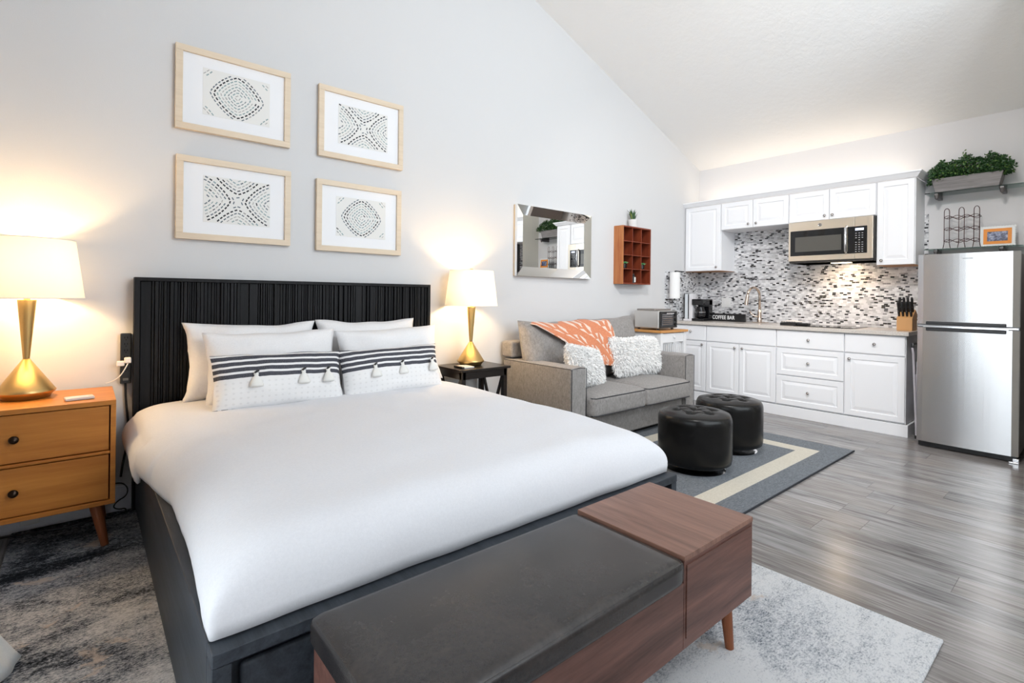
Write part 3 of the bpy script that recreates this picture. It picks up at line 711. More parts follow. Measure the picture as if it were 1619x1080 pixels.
# ------------------------------------------------------------------ sofa
so = thing('sofa', (3.42, -.45, 0), 'grey upholstered two-seat sofa with track arms against the wall', 'sofa')
sx0, sx1 = 2.565, 4.28
ro = dict(bevel=.02, seg=3)
obj('arm', M().box(sx0, sx0+.17, -.86, -.05, .05, .65), sofa_m, so, **ro)
obj('arm', M().box(sx1-.155, sx1, -.86, -.05, .05, .65), sofa_m, so, **ro)
obj('seat_base', M().box(sx0+.171, sx1-.156, -.83, -.05, .05, .25), sofa_m, so, **ro)
obj('sofa_back', M().box(sx0, sx1, -.16, -.02, .66-.0, .80).box(sx0+.175, sx1-.16, -.16, -.02, .26, .66), sofa_m, so, **ro)
for a in (sx0+.06, sx1-.06):
    for b in (-.8, -.1): obj('foot', M().box(a-.025, a+.025, b-.025, b+.025, 0.0095, .052), espresso, so)
def seat(xa, xb):
    m = M(); nx, ny = 16, 16
    m.box(xa, xb, -.93, -.17, .255, .405)
    return m
sm = (sx0+.172+sx1-.157)/2
def cushion_box(x0, x1, y0, y1, z0, z1, puff=.025, n=14, rad=.045, axis='z'):
    m = M(); hx, hy, hz = (x1-x0)/2, (y1-y0)/2, (z1-z0)/2; c = ((x0+x1)/2, (y0+y1)/2, (z0+z1)/2)
    def sq(f):
        def fn(u, v):
            a, b = 2*u-1, 2*v-1
            p = Vector(f(a, b)); q = Vector((p.x*hx, p.y*hy, p.z*hz))
            inner = Vector((max(-hx+rad, min(hx-rad, q.x)), max(-hy+rad, min(hy-rad, q.y)), max(-hz+min(rad, hz*.6), min(hz-min(rad, hz*.6), q.z))))
            d = q-inner
            if d.length > 1e-6:
                d = d.normalized(); q = inner+Vector((d.x*rad, d.y*rad, d.z*min(rad, hz*.6)))
            g = (1-(q.x/hx)**2)*(1-(q.y/hy)**2) if axis == 'z' else (1-(q.x/hx)**2)*(1-(q.z/hz)**2)
            if axis == 'z': q.z += puff*g*(1 if q.z > 0 else .3)*(abs(q.z)/hz)
            else: q.y += puff*g*(-1 if q.y < 0 else .4)*(abs(q.y)/hy)
            return (c[0]+q.x, c[1]+q.y, c[2]+q.z)
        return fn
    for f in (lambda a, b: (a, b, 1), lambda a, b: (b, a, -1), lambda a, b: (b, 1, a), lambda a, b: (a, -1, b), lambda a, b: (1, a, b), lambda a, b: (-1, b, a)):
        m.grid(sq(f), n, n)
    return m
def merge(o, d=.0008):
    import bmesh
    bm = bmesh.new(); bm.from_mesh(o.data); bmesh.ops.remove_doubles(bm, verts=bm.verts, dist=d); bmesh.ops.recalc_face_normals(bm, faces=bm.faces)
    bm.to_mesh(o.data); bm.free(); return o
for xa, xb in ((sx0+.175, sm-.002), (sm+.002, sx1-.16)):
    q = merge(obj('seat_cushion', cushion_box(xa, xb, -.93, -.20, .253, .43), sofa_m, so, smooth=True))
    for zz in (.41, .275):
        obj('piping', M().tube([(xa+.012, -.80, zz), (xa+.014, -.905, zz), (xa+.035, -.926, zz), (xb-.035, -.926, zz), (xb-.014, -.905, zz), (xb-.012, -.80, zz)], .004, 6), piping_m, q)
for k, (xa, xb, zt, rz) in enumerate(((2.60, 3.335, .955, .02), (3.35, 4.10, .975, -.03))):
    p = pillow(xb-xa+.06, zt-.44+.05, .21, seed=k*5+1, wr=.020, pinch=.05, pw=3.4)
    p.xf(Matrix.Translation(((xa+xb)/2, -.285, (zt+.44)/2)) @ Matrix.Rotation(rz, 4, 'Y') @ Matrix.Rotation(-.22, 4, 'X'))
    obj('back_cushion', p, sofa_m, so, smooth=True)
for a in (sx0+.002, sx1-.157):
    w_ = .166 if a < 3 else .154
    obj('piping', M().tube([(a+.004, -.858, .08), (a+.004, -.858, .64), (a+w_/2, -.858, .648), (a+w_, -.858, .64), (a+w_, -.858, .08)], .003, 6), piping_m, so)
obj('piping', M().tube([(sx0+.003, -.85, .64), (sx0+.003, -.06, .64)], .003, 6), piping_m, so)
# throw
def throw():
    P0, P1, P2, P3 = Vector((2.66, 0, .940)), Vector((3.66, 0, .955)), Vector((3.51, 0, .545)), Vector((3.33, 0, .57))
    def pat(u, v):
        a = u*17; b = v*9.0
        i, j = int(a), int(b); fa, fb = a-i, b-j
        k = (i*7+j*5) % 6
        if k == 0: return 1 if fa > fb else 0
        if k == 2: return 1 if fa+fb < .9 else 0
        if k == 3: return 1 if abs(fa-.5) < fb*.5 and j % 2 else 0
        if (v < .03 or v > .97 or u > .985 or u < .012): return 1
        return 0
    def fn(u, v):
        if v < .12:      # the bit that lies over the top and drops behind
            t = 1-v/.12; p = P0.lerp(P1, u)
            return (p.x, -.25+.10*t, p.z+.012+.02*noise.noise(Vector((u*5, 0, 0)))*1-.02*t*t)
        t = (v-.12)/.88
        p = P0.lerp(P1, u).lerp(P3.lerp(P2, u), t)
        p.z -= .03*math.sin(u*PI)*(1-t)*.6
        d = p.z-.44
        y = -.27-.16*(1-min(1, max(0, (p.z-.60)/.36)))**.8-.045*math.sin(min(1, max(0, (.96-p.z)/.16))*PI/2)
        y += -.012+.012*noise.noise(Vector((u*6, v*3, 2)))
        return (p.x, y-.02, p.z+.012)
    m = M().grid(fn, 130, 84, lambda u, v: pat(u, v)); m.f = [f[::-1] for f in m.f]; return m
single('throw_blanket', throw(), [fabric('terracotta_weave', (.52, .17, .08), (.66, .26, .14), 500), fabric('cream_weave', (.66, .50, .42), (.74, .60, .52), 500)], (3.2, -.3, .8),
       'terracotta throw blanket with cream triangle pattern draped over the sofa back', 'throw blanket', smooth=True, solid=.006)
def fluffy(w_, h_, t_, loc, rot, lb, seed):
    m = pillow(w_, h_, t_, 26, 20, .03, seed, .02); rr = random.Random(seed)
    base = list(m.v); faces = list(m.f)
    for f in faces:
        ps = [Vector(base[i]) for i in f]; c = sum(ps, Vector())/4
        n = (ps[1]-ps[0]).cross(ps[2]-ps[0])
        if n.length < 1e-9: continue
        n.normalize()
        if n.y*c.y < 0 and abs(c.y) > .01: n = -n
        ex = Vector((c.x*1.2, 0, c.z*1.6)); 
        for k in range(13):
            a, b = rr.random(), rr.random(); p = ps[0].lerp(ps[1], a).lerp(ps[3].lerp(ps[2], a), b)
            ln = rr.uniform(.022, .042); d = (n*.75+Vector((rr.uniform(-.8, .8), rr.uniform(-.3, .3), rr.uniform(-.9, .5)))+ex*.6).normalized()
            s_ = d.cross(Vector((rr.random()-.5, rr.random()-.5, rr.random()-.5))).normalized()*.0032
            md = p+d*ln*.55; tp = p+d*ln+Vector((rr.uniform(-.008, .008), 0, -.010))
            m.add([p-s_*.7, p+s_*.7, md+s_, md-s_, tp], [(0, 1, 2, 3), (3, 2, 4)])
    o = obj('fluffy_pillow', m, fur_m, smooth=False); tag(o, lb, 'pillow', 'fluffy white sofa pillows'); place(o, loc, *rot); return o
fluffy(.55, .31, .15, (3.01, -.60, .605), (-.30, .16, .30), 'fluffy white pillow leaning behind the left sofa arm', 11)
fluffy(.72, .33, .17, (3.85, -.50, .635), (-.34, .03, .0), 'wide fluffy white pillow on the right sofa seat', 23)

# ------------------------------------------------------------------ ottomans
def ottoman(x, y, lb):
    t = thing('round_ottoman', (x, y, .009), lb, 'ottoman', 'black round leather ottomans'); R_ = .245; H = .40
    obj('swivel_base', M().lathe([(.205, 0), (.205, .006), (.195, .012), (.06, .02), (.04, .045)], (x, y, .0095), 48), chrome, t, smooth=False)
    obj('drum', M().lathe([(.05, .045), (R_-.03, .045), (R_-.006, .06), (R_, .09), (R_, H-.07), (R_-.002, H-.045), (R_-.008, H-.028), (R_-.018, H-.014)], (x, y, .01), 64), leather_o, t, smooth=True)
    bt = [(0, 0)]+[(.125*math.cos(a*PI/3+.3), .125*math.sin(a*PI/3+.3)) for a in range(6)]+[(.185*math.cos(a*PI/6), .185*math.sin(a*PI/6)) for a in range(0)]
    m = M(); nr, na = 26, 96
    def top(r_, a):
        px, py = r_*math.cos(a), r_*math.sin(a)
        e = min(1, r_/(R_-.018)); z = H-.014+.022*(1-e**4)
        dd = min(math.hypot(px-b[0], py-b[1]) for b in bt)
        z -= .024*math.exp(-(dd/.022)**2)+.007*math.exp(-(dd/.05)**2)
        if e < .8:
            for i, b in enumerate(bt):
                for c in bt[i+1:]:
                    L = math.hypot(b[0]-c[0], b[1]-c[1])
                    if L < .14:
                        u = ((px-b[0])*(c[0]-b[0])+(py-b[1])*(c[1]-b[1]))/L/L
                        if 0 < u < 1:
                            ds = abs((px-b[0])*(c[1]-b[1])-(py-b[1])*(c[0]-b[0]))/L; z -= .006*math.exp(-(ds/.007)**2)
        return (x+px, y+py, z+.01)
    m.grid(lambda u, v: top((R_-.018)*v, 2*PI*u), na, 40)
    q = merge(obj('tufted_top', m, leather_o, t, smooth=True), .0005)
    for b in bt: obj('tuft_button', M().lathe([(.010, 0), (.009, .004), (0, .006)], (x+b[0], y+b[1], H-.010), 12), leather_o, q, smooth=True)
ottoman(3.04, -1.585, 'nearer black leather drum ottoman with tufted top on the striped rug')
ottoman(3.665, -1.515, 'farther black leather drum ottoman with tufted top, closer to the kitchen cabinets')

# ------------------------------------------------------------------ bench
bn = thing('storage_bench', (.86, -2.47, .012), 'walnut storage bench with black leather cushion at the foot of the bed', 'bench')
q0, q1, q2, yb, yf, bz0, bz1 = .20, 1.10, 1.523, -2.268, -2.678, .18, .448
obj('seat_box', M().box(q0, q1-.001, yf, yb, bz0, .372), walnut, bn, bevel=.0015)
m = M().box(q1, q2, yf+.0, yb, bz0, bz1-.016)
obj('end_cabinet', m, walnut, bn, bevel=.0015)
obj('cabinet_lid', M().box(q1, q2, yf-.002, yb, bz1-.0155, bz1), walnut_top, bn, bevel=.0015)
m = M().box(q1+.012, q2-.012, yf-.003, yf-.0005, bz0+.03, bz1-.028); obj('end_panel', m, walnut, bn)
cu_ = merge(obj('leather_cushion', cushion_box(q0-.015, q1-.006, yf-.014, yb+.0, .3725, .446, .010, 30, .022), leather_b, bn, smooth=True))
a0_, a1_, c0_, c1_ = q0-.015, q1-.006, yf-.014, yb
obj('seam', M().tube([(a0_+.006, c1_-.03, .438), (a0_+.006, c0_+.02, .438), (a0_+.02, c0_+.006, .438), (a1_-.02, c0_+.006, .438), (a1_-.006, c0_+.02, .438), (a1_-.006, c1_-.03, .438)], .0022, 6), leather_b, cu_)
for xx, dx in ((q0+.07, -.015), (q2-.085, .015)):
    for yy, dy in ((yf+.05, -.01), (yb-.06, .01)):
        obj('leg', M().tube([(xx, yy, bz0), (xx+dx, yy+dy, .0125)], [.021, .014], 18), legwood, bn)

# ------------------------------------------------------------------ curtain (its hem puddles at the lower left)
def curtain():
    def fn(u, v):
        y = -1.20-.62*u; z = 2.35*(1-v)+.012
        am = .035*(1-.3*v); x = -.66+am*math.sin(u*38)+.02*noise.noise(Vector((u*5, v*2, 0)))
        if z < .50:
            t = (.50-z)/.50
            x -= am*math.sin(u*38)*t*.75
            x += .25*t**.85*(1+.16*math.sin(u*9+.6))+.012*t*math.sin(u*17)
            z = .014+.49*(1-t)**1.15
        return (x, y+.01*math.sin(v*7), z)
    return M().grid(fn, 160, 70)
single('curtain', curtain(), fabric('white_curtain_cloth', (.76, .78, .78), (.82, .84, .84), 600, .95, .2), (-.66, -1.5, 1.2), 'white curtain hem puddled on the rug at the lower left', 'curtain', smooth=True, solid=.006)
single('curtain_rod', M().tube([(-.66, -3.8, 2.39), (-.66, -1.05, 2.39)], .012, 12).box(XL, -.66, -1.1, -1.08, 2.385, 2.395).box(XL, -.66, -3.76, -3.74, 2.385, 2.395), black_m, (-.66, -2.4, 2.39), 'black curtain rod over the sliding glass door', 'curtain rod')

# ------------------------------------------------------------------ kitchen cabinets
def panel(m, y0, y1, z0, z1, xf, rings, back=.018):    # door leaf facing -x
    y0, y1 = sorted((y0, y1)); vs = []; fs = []
    def rect(i, d): return [(xf+d, y0+i, z0+i), (xf+d, y1-i, z0+i), (xf+d, y1-i, z1-i), (xf+d, y0+i, z1-i)]
    vs += rect(0, back)
    for i, d in rings: vs += rect(i, d)
    n = len(rings)+1
    for k in range(n-1):
        for j in range(4):
            a = k*4+j; b = k*4+(j+1) % 4; fs.append((a, a+4, b+4, b))
    fs.append((0, 1, 2, 3)); fs.append(tuple((n-1)*4+j for j in (3, 2, 1, 0)))
    return m.add(vs, fs)
RAISED = [(0, .003), (.003, 0), (.048, 0), (.053, .007), (.062, .007), (.085, .0015), (.088, .001)]
FLAT = [(0, .003), (.004, 0)]
steel_knob = plain('knob_nickel', (.45, .42, .40), .22, 1)
def knob(parent, x, y, z, name='knob'):
    m = M().lathe([(.005, 0), (.005, .010), (.011, .014), (.014, .020), (.011, .026), (0, .028)], (0, 0, 0), 18).xf(Matrix.Translation((x, y, z)) @ Matrix.Rotation(-PI/2, 4, 'Y'))
    obj(name, m, steel_knob, parent, smooth=True)
XU = K-.35
def door(parent, y0, y1, z0, z1, xf, ky, kz, raised=True, nm='door'):
    rings = RAISED if raised else FLAT
    if raised and min(abs(y1-y0), z1-z0) < .2: rings = [(0, .003), (.003, 0), (.035, 0), (.04, .006), (.047, .006), (.062, .0015), (.064, .001)]
    d = obj(nm, panel(M(), y0, y1, z0, z1, xf, rings), white_cab, parent)
    if ky is not None: knob(d, xf, ky, kz)
    return d
def upper(name, ya, yb_, z0, doors, lb, under=True):
    t = thing(name, (K-.17, (ya+yb_)/2, z0), lb, 'cabinet', 'white upper kitchen cabinets')
    obj('carcass', M().box(XU+.019, K-.001, ya-.0005, yb_+.0005, z0+.004, 2.303), white_cab, t, bevel=.001)
    obj('underside', M().box(XU+.02, K-.009, ya-.002, yb_+.002, z0, z0+.0035), under_m if under else white_cab, t)
    for a, b, ky in doors: door(t, a, b, z0+.004, 2.296, XU, ky, z0+.045)
upper('upper_cabinet', -.002, -.472, 1.513, [(-.018, -.466, -.425)], 'tall white upper cabinet in the corner above the coffee maker')
upper('upper_cabinet', -.4725, -1.224, 1.985, [(-.478, -.841, -.80), (-.846, -1.219, -.887)], 'short double-door white upper cabinet above the sink', False)
upper('upper_cabinet', -1.2245, -2.004, 1.99, [(-1.230, -1.604, -1.57), (-1.609, -1.998, -1.64)], 'short double-door white upper cabinet above the microwave', False)
upper('upper_cabinet', -2.0045, -2.30, 1.513, [(-2.010, -2.294, -2.05)], 'tall narrow white upper cabinet beside the fridge')
cr_ = M(); prof = [(0, 0), (-.012, 0), (-.018, .008), (-.040, .036), (-.048, .04), (-.048, .052), (0, .052)]
path = [(XU+.005, -.002), (XU+.005, -2.302), (K-.001, -2.302)]
vs = []
for i, (px, py) in enumerate(path):
    for a, b in prof:
        if i == 0: vs.append((px+a, py, 2.304+b))
        elif i == 1: vs.append((px+a, py+a, 2.304+b))
        else: vs.append((px, py+a, 2.304+b))
n = len(prof); fs = [tuple(range(n)), tuple(range(3*n-1, 2*n-1, -1))]
for k in range(2):
    for j in range(n): fs.append((k*n+j, k*n+n+j, k*n+n+(j+1) % n, k*n+(j+1) % n))
cr_.add(vs, fs)
single('cabinet_crown', cr_, white_cab, (XU, -1.15, 2.304), 'grey-white crown moulding running along the top of the upper cabinets', 'moulding')
XB = K-.61
G_B = 'white base kitchen cabinets'
def basecab(ya, yb_, lb):
    t = thing('base_cabinet', (K-.3, (ya+yb_)/2, 0), lb, 'cabinet', G_B)
    obj('carcass', M().box(XB+.019, K-.001, ya-.0005, yb_+.0005, .106, .878), white_cab, t); return t
t = basecab(-.01, -.446, 'white base cabinet with one drawer and one door in the corner, half behind the sofa')
door(t, -.02, -.441, .70, .872, XB, -.26, .80, False, 'drawer'); door(t, -.02, -.441, .118, .688, XB, -.405, .655)
t = basecab(-.4465, -1.218, 'white double-door sink cabinet with a plain false front below the tap')
door(t, -.452, -1.213, .70, .872, XB, None, 0, False, 'false_front')
door(t, -.452, -.828, .118, .688, XB, -.79, .65); door(t, -.833, -1.213, .118, .688, XB, -.872, .65)
t = basecab(-1.2185, -1.830, 'white base cabinet of three drawers below the cooktop')
for z0, z1, rs in ((.70, .872, False), (.420, .690, True), (.118, .410, True)): door(t, -1.223, -1.826, z0, z1, XB, -1.525, (z0+z1)/2, rs, 'drawer')
t = basecab(-1.8305, -2.297, 'white base cabinet with one drawer and one door next to the fridge')
door(t, -1.835, -2.292, .70, .872, XB, -2.07, .79, False, 'drawer'); door(t, -1.835, -2.292, .118, .688, XB, -1.875, .64)
single('toe_board', M().box(XB-.008, XB+.012, -2.318, -.01, 0, .105).box(XB+.012, K-.01, -2.318, -2.30, 0, .105), white_cab, (XB, -1.1, 0), 'long white board closing the foot of the base cabinets', 'kickboard', bevel=.002)
def mk_counter():
    q = N('beige_quartz'); n = q.noise(q.coord(), 160, 4, .7); return q.set(q.ramp(n, [(.35, (.40, .34, .30)), (.55, (.66, .62, .58)), (.75, (.74, .71, .68))]), .22)
single('countertop', M().box(K-.638, K-.009, -2.322, -.009, .879, .914), mk_counter(), (K-.3, -1.1, .879), 'long beige-white speckled countertop along the kitchen wall', 'countertop', bevel=.003)
CT = .9145
# faucet
fa = thing('kitchen_faucet', (5.70, -.84, CT), 'brushed nickel gooseneck kitchen faucet with pull-down head', 'faucet')
obj('deck_plate', M().box(5.67, 5.73, -.93, -.76, CT, CT+.008), nickel, fa, bevel=.004)
obj('base', M().lathe([(.026, 0), (.026, .03), (.021, .05), (.021, .12), (.015, .14)], (5.70, -.84, CT+.008), 24), nickel, fa)
pts = [(5.70, -.84, CT+.14)]+[(5.70, -.84, CT+.30)]
for k in range(1, 13):
    a = PI*k/12*.93; pts.append((5.70-.085+.085*math.cos(a), -.84+.03*(1-math.cos(a)), CT+.30+.10*math.sin(a)))
obj('gooseneck', M().tube(pts, .0135, 14), nickel, fa, smooth=True)
e = Vector(pts[-1]); obj('spray_head', M().tube([e, e+Vector((-.004, .004, -.03)), e+Vector((-.012, .012, -.12))], [.015, .018, .021], 16), nickel, fa)
obj('handle', M().tube([(5.68, -.84, CT+.07), (5.67, -.80, CT+.075), (5.655, -.765, CT+.10), (5.65, -.75, CT+.14)], [.013, .011, .008, .007], 12), nickel, fa, smooth=True)
# white box beside coffee maker
wb = thing('white_canister_rack', (5.44, -.11, CT), 'upright white and pale-blue holder standing left of the coffee maker', 'holder')
obj('slim_box', M().box(5.42, 5.50, -.105, -.06, CT+.02, CT+.325), plain('box_pale', (.70, .74, .78), .4), wb, bevel=.004)
obj('wide_box', M().box(5.42, 5.50, -.165, -.115, CT+.02, CT+.325), plain('box_white', (.78, .77, .80), .4), wb, bevel=.004)
obj('black_line', M().box(5.418, 5.50, -.1145, -.1055, CT+.02, CT+.32).box(5.43, 5.51, -.0595, -.045, CT+.0, CT+.33), black_m, wb)
obj('foot_plate', M().box(5.41, 5.51, -.17, -.05, CT, CT+.019), bpy.data.materials['box_white'], wb)
# coffee maker
cm = thing('coffee_maker', (5.50, -.265, CT), 'black drip coffee maker with a glass carafe on the counter', 'coffee maker')
obj('housing', M().box(5.40, 5.62, -.315, -.165, CT, CT+.03).box(5.54, 5.62, -.315, -.165, CT+.03, CT+.25).box(5.40, 5.62, -.315, -.165, CT+.19, CT+.262), black_gloss, cm, bevel=.006)
obj('carafe', M().lathe([(.045, 0), (.062, .03), (.062, .08), (.045, .125), (.048, .14)], (5.47, -.24, CT+.032), 24), plain('dark_glass', (.01, .01, .012), .03), cm, smooth=True)
obj('carafe_handle', M().tube([(5.412, -.24, CT+.15), (5.385, -.24, CT+.14), (5.385, -.24, CT+.08), (5.415, -.24, CT+.06)], .007, 8), black_m, cm)
obj('chrome_band', M().tube([(5.47+.0635*math.cos(a*PI/12), -.24+.0635*math.sin(a*PI/12), CT+.105) for a in range(24)], .003, 6, closed=True), chrome, cm)
# sign
sg = thing('coffee_bar_sign', (5.66, -.45, CT), 'black block sign reading COFFEE BAR in white letters on the counter', 'sign')
obj('board', M().box(5.64, 5.665, -.70, -.285, CT, CT+.092), black_m, sg, bevel=.002)
cv = bpy.data.curves.new('lettering', 'FONT'); cv.body = 'COFFEE BAR'; cv.size = .062; cv.extrude = .0008; cv.space_character = 1.08; cv.offset = .0012
to = bpy.data.objects.new('lettering_tmp', cv); COL.objects.link(to)
dg = bpy.context.evaluated_depsgraph_get(); tm = bpy.data.meshes.new_from_object(to.evaluated_get(dg)); bpy.data.objects.remove(to)
xs_ = [v.co.x for v in tm.vertices]; x_min, x_max = min(xs_), max(xs_)
mm = M(); mm.v = [(5.6388-v.co.z, -.305-(v.co.x-x_min)/(x_max-x_min)*.275, CT+.026+v.co.y) for v in tm.vertices]; mm.f = [tuple(p.vertices) for p in tm.polygons]; mm.mi = [0]*len(mm.f)
obj('lettering', mm, plain('letter_white', (.85, .85, .85), .6), sg)
# wall outlet
ou = thing('wall_outlet', (K-.012, -.37, 1.13), 'white wall outlet plate on the mosaic tiles above the sign', 'outlet')
obj('cover_plate', M().box(K-.014, K-.0085, -.435, -.315, 1.08, 1.195), plain('outlet_white', (.78, .78, .78), .4), ou, bevel=.002)
for yy in (-.405, -.345): obj('rocker', M().box(K-.0165, K-.0145, yy-.017, yy+.017, 1.105, 1.17), bpy.data.materials['outlet_white'], ou, bevel=.001)
# paper towel
pt = thing('paper_towel_holder', (5.13, -.10, 1.33), 'dark wall bracket holding a white paper towel roll by the corner', 'paper towel holder')
obj('bracket', M().tube([(5.42, -.012, 1.507), (5.36, -.08, 1.507), (5.15, -.10, 1.507), (5.14, -.10, 1.505)], .006, 8).tube([(5.14, -.10, 1.507), (5.13, -.10, 1.165), (5.10, -.06, 1.165), (5.08, -.012, 1.17)], .006, 8).lathe([(.03, 0), (.03, .008)], (5.13, -.1, 1.16), 20), plain('dark_iron', (.02, .018, .018), .4, .6), pt, smooth=False)
obj('paper_roll', M().lathe([(.012, 0), (.058, 0), (.060, .004), (.060, .306), (.058, .31), (.012, .31)], (5.135, -.10, 1.18), 36), plain('paper_white', (.84, .84, .84), .9, 0, .2, (120, .2, .002)), pt, smooth=False)
# cooktop
ck = thing('glass_cooktop', (5.52, -1.62, CT), 'black glass cooktop set flat on the counter under the microwave', 'cooktop')
obj('glass_top', M().box(5.30, 5.74, -1.88, -1.36, CT, CT+.006), black_gloss, ck, bevel=.002)
for a, b, rr_ in ((5.42, -1.50, .07), (5.42, -1.74, .09), (5.63, -1.50, .09), (5.63, -1.74, .07)):
    obj('burner_ring', M().tube([(a+rr_*math.cos(k*PI/16), b+rr_*math.sin(k*PI/16), CT+.0062) for k in range(32)], .0009, 4, closed=True), grey_pl, ck)
dt = thing('drying_mat', (5.44, -1.34, CT), 'black dish rack tray with a white ridged cloth on top, left of the cooktop', 'dish rack')
obj('tray', M().box(5.36, 5.55, -1.352, -1.20, CT, CT+.028).box(5.37, 5.44, -1.47, -1.36, CT+.0065, CT+.03), black_m, dt, bevel=.006)
m = M()
def dcl(u, v): return (5.37+.17*v, -1.205-.145*u, CT+.034+.004*math.sin(u*60)+.012*math.sin(u*PI)*math.sin(v*PI))
m.grid(dcl, 60, 12); obj('cloth', m, plain('cloth_white', (.72, .68, .66), .9), dt, smooth=True, solid=.006)
m = M()
for k in range(9): m.tube([(5.365, -1.215-.016*k, CT+.028), (5.365, -1.215-.016*k, CT+.044)], .003, 6)
obj('pegs', m, black_m, dt)
# knife block
kb = thing('knife_block', (5.50, -2.24, CT), 'light wooden knife block full of black-handled knives at the counter end', 'knife block')
obj('block', M().prism([(5.43, CT), (5.60, CT), (5.60, CT+.16), (5.55, CT+.19), (5.43, CT+.115)], -2.30, -2.185), plain('block_wood', (.62, .33, .13), .45), kb, bevel=.003)
m_st = plain('blade_steel', (.6, .6, .6), .25, 1)
for r_ in range(2):
    for c_ in range(4):
        yy = -2.198-.0295*c_; b0_ = Vector((5.455+.06*r_, yy, CT+.13+.04*r_)); d_ = Vector((-.35, 0, .94))
        h_ = obj('knife', M().tube([b0_, b0_+d_*.03, b0_+d_*.08, b0_+d_*(.125+.012*((c_+r_) % 2)), b0_+d_*.14], [.008, .010, .0085, .0105, .006], 10), black_m, kb, smooth=True)
        obj('rivet', M().lathe([(.002, 0), (.002, .021)], (0, 0, 0), 8).xf(Matrix.Translation(b0_+d_*.05+Vector((-.0095, 0, -.003))) @ Matrix.Rotation(PI/2, 4, 'Y')), m_st, h_)
# microwave
mo = thing('microwave', (K-.2, -1.626, 1.562), 'stainless over-the-range microwave with black glass door below the cabinets', 'microwave')
xm = K-.41; ya, yb2, z0, z1 = -1.248, -2.003, 1.562, 1.984
obj('body', M().box(xm+.035, K-.01, ya-.0, yb2+.0, z0+.0, z1), black_m, mo)
obj('door_frame', M().box(xm, xm+.034, ya, -1.845, z0+.02, z1), steel_w, mo, bevel=.003)
obj('control_column', M().box(xm, xm+.034, -1.847, yb2+.008, z0+.02, z1), steel_w, mo, bevel=.003)
dgl = obj('door_glass', M().box(xm-.0022, xm-.0002, -1.268, -1.768, 1.635, 1.893), black_gloss, mo)
obj('viewing_window', M().box(xm-.0032, xm-.0024, -1.315, -1.735, 1.676, 1.828), plain('window_mesh', (.09, .085, .075), .08), dgl)
kp = obj('keypad', M().box(xm-.0022, xm-.0002, -1.790, -1.95, 1.635, 1.893), black_gloss, mo)
obj('display', M().box(xm-.003, xm-.0024, -1.852, -1.922, 1.853, 1.875), mk_emit('display_glow', (.75, .8, 1.0), 1.6), kp)
m = M(); 
for r_ in range(9):
    for c_ in range(3):
        if r_ in (3,) and c_ != 1: continue
        m.box(xm-.0028, xm-.0024, -1.853-.026*c_, -1.866-.026*c_, 1.83-.022*r_, 1.824-.022*r_)
obj('key_marks', m, plain('key_grey', (.42, .42, .42), .5), kp)
obj('handle', M().tube([(xm, -1.778, 1.64), (xm-.028, -1.779, 1.665), (xm-.036, -1.780, 1.77), (xm-.028, -1.779, 1.875), (xm, -1.778, 1.90)], .0125, 12), chrome, mo, smooth=True)
m = M().lathe([(.017, 0), (.017, .002)], (0, 0, 0), 24).xf(Matrix.Translation((xm, -1.545, 1.938)) @ Matrix.Rotation(-PI/2, 4, 'Y'))
em = obj('round_emblem', m, plain('emblem_grey', (.20, .18, .17), .4, .5), mo)
ring = [(xm-.0024, -1.545+.013*math.cos(k*PI/12), 1.938+.013*math.sin(k*PI/12)) for k in range(24)]
obj('emblem_ring', M().tube(ring, .0010, 5, closed=True).tube([(xm-.0024, -1.538, 1.943), (xm-.0024, -1.545, 1.948), (xm-.0024, -1.552, 1.943), (xm-.0024, -1.552, 1.933), (xm-.0024, -1.545, 1.929), (xm-.0024, -1.538, 1.934), (xm-.0024, -1.545, 1.938)], .0009, 5), chrome, em)
obj('vent_grille', M().box(xm+.004, K-.03, ya-.01, yb2+.01, z0-.0, z0+.018), plain('vent_dark', (.02, .017, .015), .4), mo)
obj('lamp_lens', M().box(K-.27, K-.17, -1.60, -1.76, z0-.004, z0-.0005), mk_emit('hood_lens', (1, .8, .55), 6), mo)

# ------------------------------------------------------------------ fridge
fg = thing('refrigerator', (5.38, -2.72, 0), 'stainless steel top-freezer refrigerator at the end of the counter', 'refrigerator')
f0, f1 = -2.421, -3.016
obj('cabinet', M().box(5.075, 5.74, f0-.004, f1+.004, .04, 1.55), fridge_side, fg, bevel=.004)
def bowed(z0, z1):
    m = M(); n = 16; vs = []
    for z in (z0, z1):
        for i in range(n+1):
            u = i/n; y = f0+(f1-f0)*u; vs.append((5.0-.012*(1-(2*u-1)**2)+.010*max(0, (abs(2*u-1)-.93)/.07)**2, y, z))
        vs += [(5.068, f1, z), (5.068, f0, z)]
    k = n+3; fs = [tuple(range(k)), tuple(range(2*k-1, k-1, -1))]+[(i, i+k, (i+1) % k+k, (i+1) % k) for i in range(k)]
    return m.add(vs, fs)
obj('freezer_door', bowed(1.000, 1.560), steel, fg)
obj('fridge_door', bowed(.050, .972), steel, fg)
dk = plain('handle_pocket', (.02, .02, .022), .3)
obj('gap_trim', M().box(5.005, 5.07, f0, f1, .973, .999), plain('gap_grey', (.18, .18, .19), .35, .4), fg)
obj('handle_pocket', M().box(4.984, 5.004, -2.478, -2.948, .997, 1.022).box(4.984, 5.004, -2.478, -2.948, .945, .972), dk, fg, bevel=.006, seg=3)
obj('handle_trim', M().box(4.975, 5.003, -2.462, -2.962, .973, .990).box(4.998, 5.003, -2.425, -3.012, .978, .990), chrome, fg, bevel=.004, seg=3)
obj('kick_plate', M().box(5.03, 5.07, f0-.01, f1+.01, .008, .045), black_m, fg)
obj('hinge_foot', M().box(4.99, 5.06, f1-.006, f1+.05, .001, .012).box(5.0, 5.04, f1-.004, f1+.03, .013, .035), chrome, fg, bevel=.003)
